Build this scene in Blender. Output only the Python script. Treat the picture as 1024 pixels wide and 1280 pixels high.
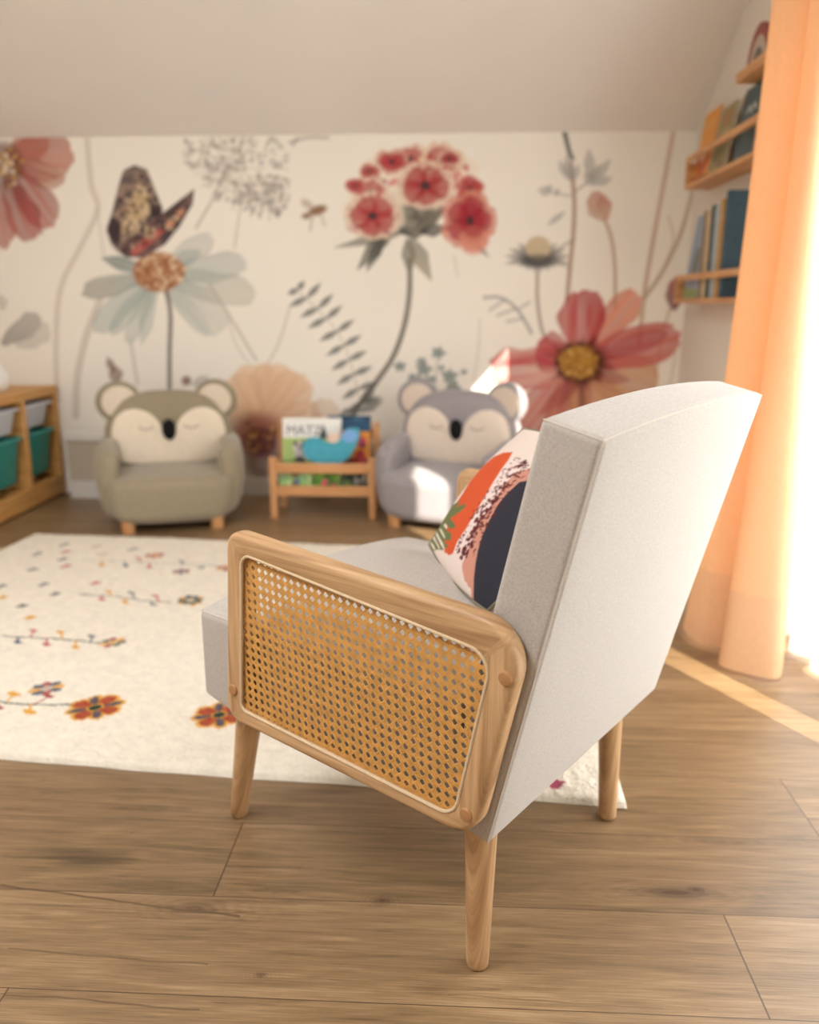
import bpy, bmesh, math, random
import numpy as np
from mathutils import Vector, Matrix

# ------------------------------------------------------------------ scene, camera, light
for o in list(bpy.data.objects):
    bpy.data.objects.remove(o, do_unlink=True)
S = bpy.context.scene
COL = S.collection
R = math.radians
random.seed(7)
RNG = np.random.default_rng(11)

CAM_H = 0.95
PITCH, YAW, FPX = R(14.165), R(2.886), 1029.0
cam_d = bpy.data.cameras.new('camera')
cam_d.sensor_fit = 'HORIZONTAL'
cam_d.sensor_width = 36.0
cam_d.lens = FPX / 1024 * 36
cam_d.clip_start = 0.02
cam_d.dof.use_dof = True
cam_d.dof.focus_distance = 1.12
cam_d.dof.aperture_fstop = 3.2
cam = bpy.data.objects.new('camera', cam_d)
COL.objects.link(cam)
cam.location = (0, 0, CAM_H)
cam.rotation_euler = (math.pi / 2 - PITCH, 0, YAW)
S.camera = cam

vs = S.view_settings
vs.view_transform = 'Standard'
vs.look = 'None'
vs.gamma = 1.0
vs.use_curve_mapping = False
vs.exposure = 0.12

world = bpy.data.worlds.new('daylight')
S.world = world
world.use_nodes = True
wn = world.node_tree
bgn = wn.nodes['Background']
bgn.inputs['Color'].default_value = (0.80, 0.90, 1.0, 1)
bgn.inputs['Strength'].default_value = 1.5

SUN_E = R(30)
SUN_DIR = Vector((-0.50 * math.cos(SUN_E), 0.866 * math.cos(SUN_E), -math.sin(SUN_E)))
sd = bpy.data.lights.new('sun', 'SUN')
sd.energy = 13.0
sd.color = (1.0, 0.93, 0.80)
sd.angle = R(0.45)
so = bpy.data.objects.new('sun', sd)
COL.objects.link(so)
so.rotation_euler = SUN_DIR.to_track_quat('-Z', 'Y').to_euler()

def area(name, loc, direction, sx, sy, power, color):
    d = bpy.data.lights.new(name, 'AREA')
    d.shape = 'RECTANGLE'
    d.size, d.size_y, d.energy, d.color = sx, sy, power, color
    o = bpy.data.objects.new(name, d)
    COL.objects.link(o)
    o.location = loc
    o.rotation_euler = Vector(direction).to_track_quat('-Z', 'Y').to_euler()
    return o
# daylight outside the right wall window, plus added fill from above for more ambient light
area('window_daylight', (1.50, 1.75, 1.15), (-1, 0, -0.1), 2.0, 2.0, 68, (0.97, 0.98, 1.0))
area('overhead_fill', (-1.4, 0.35, 2.75), (0.1, 0.5, -1), 1.0, 1.3, 84, (0.97, 0.98, 1.0))

# ------------------------------------------------------------------ helpers
def lin(c):
    c = np.asarray(c, float) / 255.0
    return np.where(c <= 0.04045, c / 12.92, ((c + 0.055) / 1.055) ** 2.4)

def rgba(c):
    l = lin(c)
    return (float(l[0]), float(l[1]), float(l[2]), 1.0)

def new_mat(name):
    m = bpy.data.materials.new(name)
    m.use_nodes = True
    nt = m.node_tree
    return m, nt, nt.nodes['Principled BSDF']

def plain(name, col, rough=0.6, spec=0.5, noise=0.0, nscale=20, bump=0.0):
    m, nt, p = new_mat(name)
    p.inputs['Roughness'].default_value = rough
    p.inputs['Specular IOR Level'].default_value = spec
    p.inputs['Base Color'].default_value = rgba(col)
    if noise or bump:
        tc = nt.nodes.new('ShaderNodeTexCoord')
        n = nt.nodes.new('ShaderNodeTexNoise')
        n.inputs['Scale'].default_value = nscale
        n.inputs['Detail'].default_value = 4
        nt.links.new(tc.outputs['Object'], n.inputs['Vector'])
        if noise:
            mx = nt.nodes.new('ShaderNodeMixRGB')
            mx.inputs['Color1'].default_value = rgba([max(0, x * (1 - noise)) for x in col])
            mx.inputs['Color2'].default_value = rgba([min(255, x * (1 + noise)) for x in col])
            nt.links.new(n.outputs['Fac'], mx.inputs['Fac'])
            nt.links.new(mx.outputs['Color'], p.inputs['Base Color'])
        if bump:
            b = nt.nodes.new('ShaderNodeBump')
            b.inputs['Strength'].default_value = bump
            b.inputs['Distance'].default_value = 0.002
            nt.links.new(n.outputs['Fac'], b.inputs['Height'])
            nt.links.new(b.outputs['Normal'], p.inputs['Normal'])
    return m

def fabric(name, col, weave=950.0, var=0.07, bump=0.25, sheen=0.25):
    m, nt, p = new_mat(name)
    L = nt.links.new
    p.inputs['Roughness'].default_value = 0.92
    p.inputs['Specular IOR Level'].default_value = 0.15
    p.inputs['Sheen Weight'].default_value = sheen
    p.inputs['Sheen Roughness'].default_value = 0.5
    tc = nt.nodes.new('ShaderNodeTexCoord')
    hs = []
    for rot, sc in (((0, 0, 0), (weave, weave, weave * 0.25)), ((0, 0, 0), (weave * 0.25, weave * 0.25, weave))):
        mp = nt.nodes.new('ShaderNodeMapping')
        mp.inputs['Rotation'].default_value = rot
        mp.inputs['Scale'].default_value = sc
        n = nt.nodes.new('ShaderNodeTexNoise')
        n.inputs['Scale'].default_value = 1.0
        n.inputs['Detail'].default_value = 2
        L(tc.outputs['Object'], mp.inputs['Vector'])
        L(mp.outputs['Vector'], n.inputs['Vector'])
        hs.append(n)
    ad = nt.nodes.new('ShaderNodeMath'); ad.operation = 'ADD'
    L(hs[0].outputs['Fac'], ad.inputs[0]); L(hs[1].outputs['Fac'], ad.inputs[1])
    mr = nt.nodes.new('ShaderNodeMapRange')
    mr.inputs['From Min'].default_value = 0.7; mr.inputs['From Max'].default_value = 1.3
    L(ad.outputs[0], mr.inputs['Value'])
    mx = nt.nodes.new('ShaderNodeMixRGB')
    mx.inputs['Color1'].default_value = rgba([x * (1 - var) for x in col])
    mx.inputs['Color2'].default_value = rgba([min(255, x * (1 + var)) for x in col])
    L(mr.outputs['Result'], mx.inputs['Fac'])
    L(mx.outputs['Color'], p.inputs['Base Color'])
    b = nt.nodes.new('ShaderNodeBump')
    b.inputs['Strength'].default_value = bump
    b.inputs['Distance'].default_value = 0.001
    L(ad.outputs[0], b.inputs['Height'])
    L(b.outputs['Normal'], p.inputs['Normal'])
    return m

def wood(name, c1, c2, c3, rough=0.45, gs=1.0):
    """grain runs along U of the mesh's UV map (in metres)"""
    m, nt, p = new_mat(name)
    L = nt.links.new
    p.inputs['Roughness'].default_value = rough
    p.inputs['Specular IOR Level'].default_value = 0.4
    uv = nt.nodes.new('ShaderNodeUVMap')
    mp = nt.nodes.new('ShaderNodeMapping')
    mp.inputs['Scale'].default_value = (4 * gs, 110 * gs, 1)
    n = nt.nodes.new('ShaderNodeTexNoise')
    n.inputs['Scale'].default_value = 1.0; n.inputs['Detail'].default_value = 5
    n.inputs['Distortion'].default_value = 0.35
    L(uv.outputs['UV'], mp.inputs['Vector']); L(mp.outputs['Vector'], n.inputs['Vector'])
    mp2 = nt.nodes.new('ShaderNodeMapping')
    mp2.inputs['Scale'].default_value = (14 * gs, 900 * gs, 1)
    n2 = nt.nodes.new('ShaderNodeTexNoise')
    n2.inputs['Scale'].default_value = 1.0; n2.inputs['Detail'].default_value = 2
    L(uv.outputs['UV'], mp2.inputs['Vector']); L(mp2.outputs['Vector'], n2.inputs['Vector'])
    cr = nt.nodes.new('ShaderNodeValToRGB')
    cr.color_ramp.elements[0].position = 0.3; cr.color_ramp.elements[0].color = rgba(c1)
    cr.color_ramp.elements[1].position = 0.72; cr.color_ramp.elements[1].color = rgba(c3)
    e = cr.color_ramp.elements.new(0.5); e.color = rgba(c2)
    L(n.outputs['Fac'], cr.inputs['Fac'])
    mx = nt.nodes.new('ShaderNodeMixRGB'); mx.blend_type = 'MULTIPLY'
    mx.inputs['Fac'].default_value = 0.35
    mr = nt.nodes.new('ShaderNodeMapRange')
    mr.inputs['From Min'].default_value = 0.3; mr.inputs['From Max'].default_value = 0.6
    mr.inputs['To Min'].default_value = 0.55
    L(n2.outputs['Fac'], mr.inputs['Value'])
    L(cr.outputs['Color'], mx.inputs['Color1']); L(mr.outputs['Result'], mx.inputs['Color2'])
    L(mx.outputs['Color'], p.inputs['Base Color'])
    return m

def painted(name, rough=0.85, spec=0.2, bump=0.0, bscale=300, sheen=0.0):
    """surface whose print / weave pattern is stored on the mesh (colour attribute 'print')"""
    m, nt, p = new_mat(name)
    a = nt.nodes.new('ShaderNodeAttribute'); a.attribute_name = 'print'
    nt.links.new(a.outputs['Color'], p.inputs['Base Color'])
    p.inputs['Roughness'].default_value = rough
    p.inputs['Specular IOR Level'].default_value = spec
    p.inputs['Sheen Weight'].default_value = sheen
    if bump:
        tc = nt.nodes.new('ShaderNodeTexCoord')
        n = nt.nodes.new('ShaderNodeTexNoise'); n.inputs['Scale'].default_value = bscale
        n.inputs['Detail'].default_value = 3
        b = nt.nodes.new('ShaderNodeBump'); b.inputs['Strength'].default_value = bump
        b.inputs['Distance'].default_value = 0.004
        nt.links.new(tc.outputs['Object'], n.inputs['Vector'])
        nt.links.new(n.outputs['Fac'], b.inputs['Height'])
        nt.links.new(b.outputs['Normal'], p.inputs['Normal'])
    return m

class MB:
    """collects geometry, then links it as ONE mesh object"""
    def __init__(s):
        s.v, s.f, s.uv, s.n = [], [], [], 0
    def add(s, verts, faces, uv=None):
        verts = [tuple(map(float, p)) for p in verts]
        k = len(s.v)
        s.v += verts
        s.f += [tuple(i + k for i in f) for f in faces]
        s.uv += uv if uv is not None else [(p[0] + .37 * p[1], p[2] + .61 * p[1]) for p in verts]
        return s
    def box(s, c, d, bev=0.0, rot=None, seg=2):
        """box centred at c with full sizes d; bevelled; UV u along longest side"""
        bm = bmesh.new()
        bmesh.ops.create_cube(bm, size=1.0)
        bmesh.ops.scale(bm, vec=d, verts=bm.verts)
        if bev:
            bmesh.ops.bevel(bm, geom=bm.edges[:], offset=bev, segments=seg, profile=0.5, affect='EDGES')
        ax = int(np.argmax(d)); oth = [i for i in range(3) if i != ax]
        off = random.random() * 7
        bm.verts.ensure_lookup_table()
        uv = [(v.co[ax] + off, v.co[oth[0]] + v.co[oth[1]] * 0.83 + off) for v in bm.verts]
        M = Matrix.Translation(c) @ (rot.to_4x4() if rot is not None else Matrix())
        vs_ = [M @ v.co for v in bm.verts]
        fs = [[v.index for v in f.verts] for f in bm.faces]
        bm.free()
        return s.add(vs_, fs, uv)
    def rings(s, rings, closed=True, cap=True, uvr=None):
        """loft a list of rings (same length)"""
        n = len(rings[0]); vs_ = [p for r in rings for p in r]; fs = []
        for i in range(len(rings) - 1):
            for j in range(n if closed else n - 1):
                a = i * n + j; b = i * n + (j + 1) % n
                fs.append((a, b, b + n, a + n))
        if cap:
            fs.append(tuple(range(n))[::-1]); fs.append(tuple(range((len(rings) - 1) * n, len(rings) * n)))
        return s.add(vs_, fs, uvr)
    def tube(s, pts, r, n=10, cap=True, closed=False):
        pts = [Vector(p) for p in pts]; m = len(pts)
        rr = r if hasattr(r, '__len__') else [r] * m
        off = random.random() * 5
        rings, uv = [], []; ref = None; acc = 0.0
        for i, p in enumerate(pts):
            if closed: t = pts[(i + 1) % m] - pts[i - 1]
            else: t = pts[min(i + 1, m - 1)] - pts[max(i - 1, 0)]
            t.normalize()
            if ref is None:
                ref = Vector((0, 0, 1)) if abs(t.z) < 0.9 else Vector((1, 0, 0))
            a = (ref - t * ref.dot(t)).normalized(); b = t.cross(a); ref = a
            rings.append([p + (a * math.cos(k * 2 * math.pi / n) + b * math.sin(k * 2 * math.pi / n)) * rr[i] for k in range(n)])
            if i: acc += (pts[i] - pts[i - 1]).length
            uv += [(acc + off, rr[i] * 2 * math.sin(k * math.pi / n * 2 * 0.5) * 2 + off) for k in range(n)]
        if closed:
            k0 = len(rings); base = len(s.v)
            s.rings(rings, True, False, uv)
            for j in range(n):
                a = base + (k0 - 1) * n + j; b = base + (k0 - 1) * n + (j + 1) % n
                s.f.append((a, b, base + (j + 1) % n, base + j))
            return s
        return s.rings(rings, True, cap, uv)
    def ellipsoid(s, c, r, nu=20, nv=12, rot=None):
        rings = []
        for i in range(1, nv):
            th = math.pi * i / nv
            ring = []
            for j in range(nu):
                ph = 2 * math.pi * j / nu
                p = Vector((r[0] * math.sin(th) * math.cos(ph), r[1] * math.sin(th) * math.sin(ph), r[2] * math.cos(th)))
                if rot is not None: p = rot @ p
                ring.append(Vector(c) + p)
            rings.append(ring)
        return s.rings(rings)
    def build(s, name, m, parent=None, smooth=True, loc=None, colors=None, autos=40):
        me = bpy.data.meshes.new(name)
        me.from_pydata(s.v, [], s.f)
        ul = me.uv_layers.new(name='UVMap')
        uv = np.array(s.uv, float)
        idx = np.empty(len(me.loops), np.int64); me.loops.foreach_get('vertex_index', idx)
        ul.data.foreach_set('uv', uv[idx].ravel())
        if colors is not None:
            ca = me.color_attributes.new('print', 'FLOAT_COLOR', 'POINT')
            c4 = np.ones((len(s.v), 4)); c4[:, :3] = colors
            ca.data.foreach_set('color', c4.ravel())
        bm = bmesh.new(); bm.from_mesh(me)
        bmesh.ops.recalc_face_normals(bm, faces=bm.faces[:])
        if smooth:
            for f in bm.faces: f.smooth = True
            ca_ = math.radians(autos)
            for e in bm.edges:
                if len(e.link_faces) == 2 and e.calc_face_angle(0) > ca_: e.smooth = False
        bm.to_mesh(me); bm.free()
        me.materials.append(m)
        o = bpy.data.objects.new(name, me); COL.objects.link(o)
        if parent is not None: o.parent = parent
        if loc is not None: o.location = loc
        return o

def tag(o, label, cat, group=None, kind=None):
    o['label'] = label
    if cat: o['category'] = cat
    if group: o['group'] = group
    if kind: o['kind'] = kind
    return o

def thing(name, label, cat, loc=(0, 0, 0), rz=0.0, group=None):
    o = bpy.data.objects.new(name, None); COL.objects.link(o)
    o.location = loc; o.rotation_euler = (0, 0, rz)
    o.empty_display_size = 0.05
    return tag(o, label, cat, group)

def struct(o):
    o['kind'] = 'structure'
    return o

def grid_faces(nu, nv):
    i, j = np.meshgrid(np.arange(nu - 1), np.arange(nv - 1), indexing='ij')
    a = (i * nv + j).ravel()
    return np.stack([a, a + nv, a + nv + 1, a + 1], 1)

def soft_box(nx, half, r, deform=None):
    """rounded box as grid faces; half sizes, corner radius r, optional deform(p)->p. Returns verts, faces"""
    half = np.array(half, float)
    def axis(h):
        e = np.linspace(0, 1, 6)
        k = max(2, int(nx))
        inner = np.linspace(-(h - r), h - r, k)
        return np.unique(np.round(np.concatenate([-h + r - r * np.tan(np.pi / 4 * e[::-1]), inner, h - r + r * np.tan(np.pi / 4 * e)]), 7))
    axs = [axis(h) for h in half]
    vmap, V, F = {}, [], []
    def vid(p):
        key = tuple(np.round(p, 6))
        if key not in vmap:
            q = np.clip(p, -(half - r), half - r); d = p - q
            n = np.linalg.norm(d)
            pp = q + d / n * r if n > 1e-9 else p
            vmap[key] = len(V); V.append(pp)
        return vmap[key]
    for ax in range(3):
        u, v = [i for i in range(3) if i != ax]
        for sg in (-1, 1):
            for i in range(len(axs[u]) - 1):
                for j in range(len(axs[v]) - 1):
                    q = []
                    for di, dj in ((0, 0), (1, 0), (1, 1), (0, 1)):
                        p = np.zeros(3); p[ax] = sg * half[ax]; p[u] = axs[u][i + di]; p[v] = axs[v][j + dj]
                        q.append(vid(p))
                    F.append(tuple(q))
    V = [np.array(p) for p in V]
    if deform: V = [np.array(deform(p)) for p in V]
    return V, F

# painting on a set of sample points (px, py): petals, strokes, blobs -> a colour per vertex
def vnoise(x, y, seed=0):
    x = np.asarray(x, float); y = np.asarray(y, float)
    xi = np.floor(x).astype(np.int64); yi = np.floor(y).astype(np.int64)
    def h(a, b):
        n = (a * 374761393 + b * 668265263 + seed * 974711) & 0x7fffffff
        n = ((n ^ (n >> 13)) * 1274126177) & 0x7fffffff
        return ((n ^ (n >> 16)) & 0xffff) / 65535.0
    fx = x - xi; fy = y - yi
    fx = fx * fx * (3 - 2 * fx); fy = fy * fy * (3 - 2 * fy)
    return (h(xi, yi) * (1 - fx) + h(xi + 1, yi) * fx) * (1 - fy) + (h(xi, yi + 1) * (1 - fx) + h(xi + 1, yi + 1) * fx) * fy

class Paint:
    def __init__(s, px, py, base, soft=1.5):
        s.x, s.y, s.soft = px, py, soft
        s.c = np.tile(lin(base), (len(px), 1))
    def put(s, idx, a, col):
        col = np.asarray(col, float)
        s.c[idx] = s.c[idx] * (1 - a[:, None]) + col * a[:, None]
    def box(s, x0, y0, x1, y1):
        return np.nonzero((s.x > x0) & (s.x < x1) & (s.y > y0) & (s.y < y1))[0]
    def petal(s, p0, p1, hw, c0, c1, alpha=0.9, blunt=0.6, streak=0.25, bend=0.0, seed=0, base_w=0.25, broad=None):
        broad = hw >= 11 if broad is None else broad
        p0 = np.array(p0, float); p1 = np.array(p1, float); d = p1 - p0; L = np.hypot(*d); d = d / L; n = np.array([-d[1], d[0]])
        m = hw * 1.4 + abs(bend) + 3
        lo = np.minimum(p0, p1) - m; hi = np.maximum(p0, p1) + m
        i = s.box(lo[0], lo[1], hi[0], hi[1])
        if not len(i): return
        X = s.x[i] - p0[0]; Y = s.y[i] - p0[1]
        t = (X * d[0] + Y * d[1]) / L; w = X * n[0] + Y * n[1] - bend * np.sin(np.clip(t, 0, 1) * np.pi)
        tt = np.clip(t, 0, 1)
        edge = 1 + 0.16 * (vnoise(tt * 5 + seed, np.sign(w) * 3 + seed, seed) - 0.5) * 2 * min(1, hw / 12)
        q = np.maximum(0, (tt - blunt) / (1 - blunt))
        if broad:      # broad petals end in a slightly ragged rim
            q = np.clip(q * (1 + 0.22 * (vnoise(w / hw * 4 + seed * 1.7, tt * 0 + seed, seed + 9) - 0.35)), 0, 1)
            tipf = np.sqrt(np.clip(1 - q ** 2.2, 0, 1))
        else:             # narrow leaves are pointed
            tipf = np.clip(1 - q ** 1.25, 0, 1)
        prof = hw * edge * (base_w + (1 - base_w) * np.sin(np.minimum(tt / (2 * blunt), 0.5) * np.pi)) * tipf
        a = np.clip((prof - np.abs(w)) / s.soft + 0.5, 0, 1) * np.clip(t * L / s.soft + .5, 0, 1) * np.clip((1 - t) * L / s.soft + .5, 0, 1)
        sn = vnoise(w / hw * 5 + seed * 3.1, tt * 1.6 + seed, seed + 5)
        sf_ = vnoise(w / hw * 13 + seed * 1.3, tt * 2.2 + seed, seed + 6)
        k = np.clip(tt + (sn - 0.5) * 0.9, 0, 1)[:, None]
        col = lin(c0) * (1 - k) + lin(c1) * k
        rim = np.clip(np.abs(w) / np.maximum(prof, .1), 0, 1) ** 5 if broad and streak > 0 else np.zeros_like(w)
        shade_ = streak * ((1 - sn) * 0.8 + np.clip(sf_ - .45, 0, 1) * 1.1 + .35 * rim)
        col = col * np.clip(1 - shade_, .2, 1)[:, None]
        s.put(i, a * alpha * (0.82 + 0.36 * (sn - .5)).clip(0, 1), col)
    def stroke(s, pts, w, c, alpha=0.8, w2=None):
        pts = np.array(pts, float)
        # smooth by Catmull-Rom
        P = np.vstack([2 * pts[0] - pts[1], pts, 2 * pts[-1] - pts[-2]]); out = []
        for k in range(1, len(P) - 2):
            for t in np.linspace(0, 1, 7)[:-1]:
                a, b, c_, d = P[k - 1], P[k], P[k + 1], P[k + 2]
                out.append(0.5 * ((2 * b) + (c_ - a) * t + (2 * a - 5 * b + 4 * c_ - d) * t * t + (3 * b - a - 3 * c_ + d) * t ** 3))
        out.append(pts[-1]); P = np.array(out)
        w2 = w if w2 is None else w2
        m = max(w, w2) + 3
        i = s.box(P[:, 0].min() - m, P[:, 1].min() - m, P[:, 0].max() + m, P[:, 1].max() + m)
        if not len(i): return
        A = np.zeros(len(i)); N = len(P) - 1
        for k in range(N):
            a, b = P[k], P[k + 1]; d = b - a; L2 = (d ** 2).sum() + 1e-9
            t = np.clip(((s.x[i] - a[0]) * d[0] + (s.y[i] - a[1]) * d[1]) / L2, 0, 1)
            dist = np.hypot(s.x[i] - a[0] - t * d[0], s.y[i] - a[1] - t * d[1])
            ww = w + (w2 - w) * (k + t) / N
            A = np.maximum(A, np.clip((ww / 2 - dist) / s.soft + .5, 0, 1))
        s.put(i, A * alpha, lin(c))
    def blob(s, x, y, rx, ry, c, alpha=0.9, rot=0.0, soft=None, wob=0.0, seed=0):
        soft = soft or s.soft; m = max(rx, ry) * (1 + wob) + soft
        i = s.box(x - m, y - m, x + m, y + m)
        if not len(i): return
        cs, sn = math.cos(rot), math.sin(rot)
        X = (s.x[i] - x) * cs + (s.y[i] - y) * sn; Y = -(s.x[i] - x) * sn + (s.y[i] - y) * cs
        q = np.hypot(X / rx, Y / ry)
        if wob: q = q / (1 + wob * np.sin(np.arctan2(Y, X) * 5 + seed))
        a = np.clip((1 - q) * min(rx, ry) / soft + .5, 0, 1)
        s.put(i, a * alpha, lin(c))
    def poly(s, pts, c, alpha=0.9, c2=None, seed=0, nsc=12.0):
        pts = np.array(pts, float)
        lo = pts.min(0) - 2; hi = pts.max(0) + 2
        i = s.box(lo[0], lo[1], hi[0], hi[1])
        if not len(i): return
        x = s.x[i]; y = s.y[i]; ins = np.zeros(len(i), bool); dist = np.full(len(i), 1e9)
        for k in range(len(pts)):
            a = pts[k]; b = pts[(k + 1) % len(pts)]
            c_ = ((a[1] > y) != (b[1] > y)) & (x < (b[0] - a[0]) * (y - a[1]) / (b[1] - a[1] + 1e-12) + a[0])
            ins ^= c_
            d = b - a; t = np.clip(((x - a[0]) * d[0] + (y - a[1]) * d[1]) / ((d ** 2).sum() + 1e-9), 0, 1)
            dist = np.minimum(dist, np.hypot(x - a[0] - t * d[0], y - a[1] - t * d[1]))
        sd_ = np.where(ins, dist, -dist)
        a = np.clip(sd_ / s.soft + .5, 0, 1)
        col = lin(c)[None, :] * np.ones((len(i), 1))
        if c2 is not None:
            k = np.clip((vnoise(x / nsc, y / nsc, seed) - .5) * 2.2 + .5, 0, 1)[:, None]
            col = col * (1 - k) + lin(c2) * k
        s.put(i, a * alpha, col)

# reference-frame conversions (photo measurements -> places on the wall / floor)
_cp, _sp, _cy, _sy = math.cos(PITCH), math.sin(PITCH), math.cos(YAW), math.sin(YAW)
FWD = np.array([-_sy * _cp, _cy * _cp, -_sp]); RGT = np.array([_cy, _sy, 0.0]); UPV = np.cross(RGT, FWD)
C0 = np.array([0, 0, CAM_H])
def to_px(P):
    d = np.asarray(P, float) - C0
    z = d @ FWD
    return 512 + FPX * (d @ RGT) / z, 640 - FPX * (d @ UPV) / z
def px_ray(x, y): return (x - 512) * RGT + (640 - y) * UPV + FPX * FWD
def on_floor(x, y, z=0.0):
    r = px_ray(x, y); return C0 + r * (z - CAM_H) / r[2]
def on_y(x, y, Y):
    r = px_ray(x, y); return C0 + r * Y / r[1]
def on_x(x, y, X):
    r = px_ray(x, y); return C0 + r * X / r[0]

# ------------------------------------------------------------------ materials
OAK = wood('pale_oak', (170, 130, 90), (198, 158, 114), (216, 178, 134), 0.42)
OAKCAP = plain('dowel_wood', (176, 128, 84), .45, .4, .08, 150)
PINE = wood('pine', (186, 130, 68), (214, 160, 92), (228, 180, 116), 0.5)
BIRCH = wood('light_wood', (190, 132, 82), (212, 156, 104), (226, 176, 126), 0.5)
LINEN = fabric('greige_linen', (184, 176, 167))
SEAM = plain('seam_thread', (206, 196, 184), 0.9, 0.1)
CANE = plain('cane', (205, 152, 82), 0.5, 0.4, 0.16, 60)
CORD = plain('border_cord', (214, 190, 156), 0.6, 0.3, 0.06, 200)
WALLPAINT = plain('wall_paint', (226, 217, 205), 0.9, 0.1, 0.015, 3)
CEILPAINT = plain('ceiling_paint', (234, 227, 219), 0.9, 0.1, 0.015, 3)
WHITE = plain('white_lacquer', (232, 228, 220), 0.5, 0.3)

# ------------------------------------------------------------------ the room
XR, XL, YB, YF = 1.10, -2.45, 4.09, -1.3
ZK, SL, ZC = 1.71, 0.586, 2.50          # knee-wall height, roof slope, flat ceiling height
YS = YB - (ZC - ZK) / SL

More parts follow.
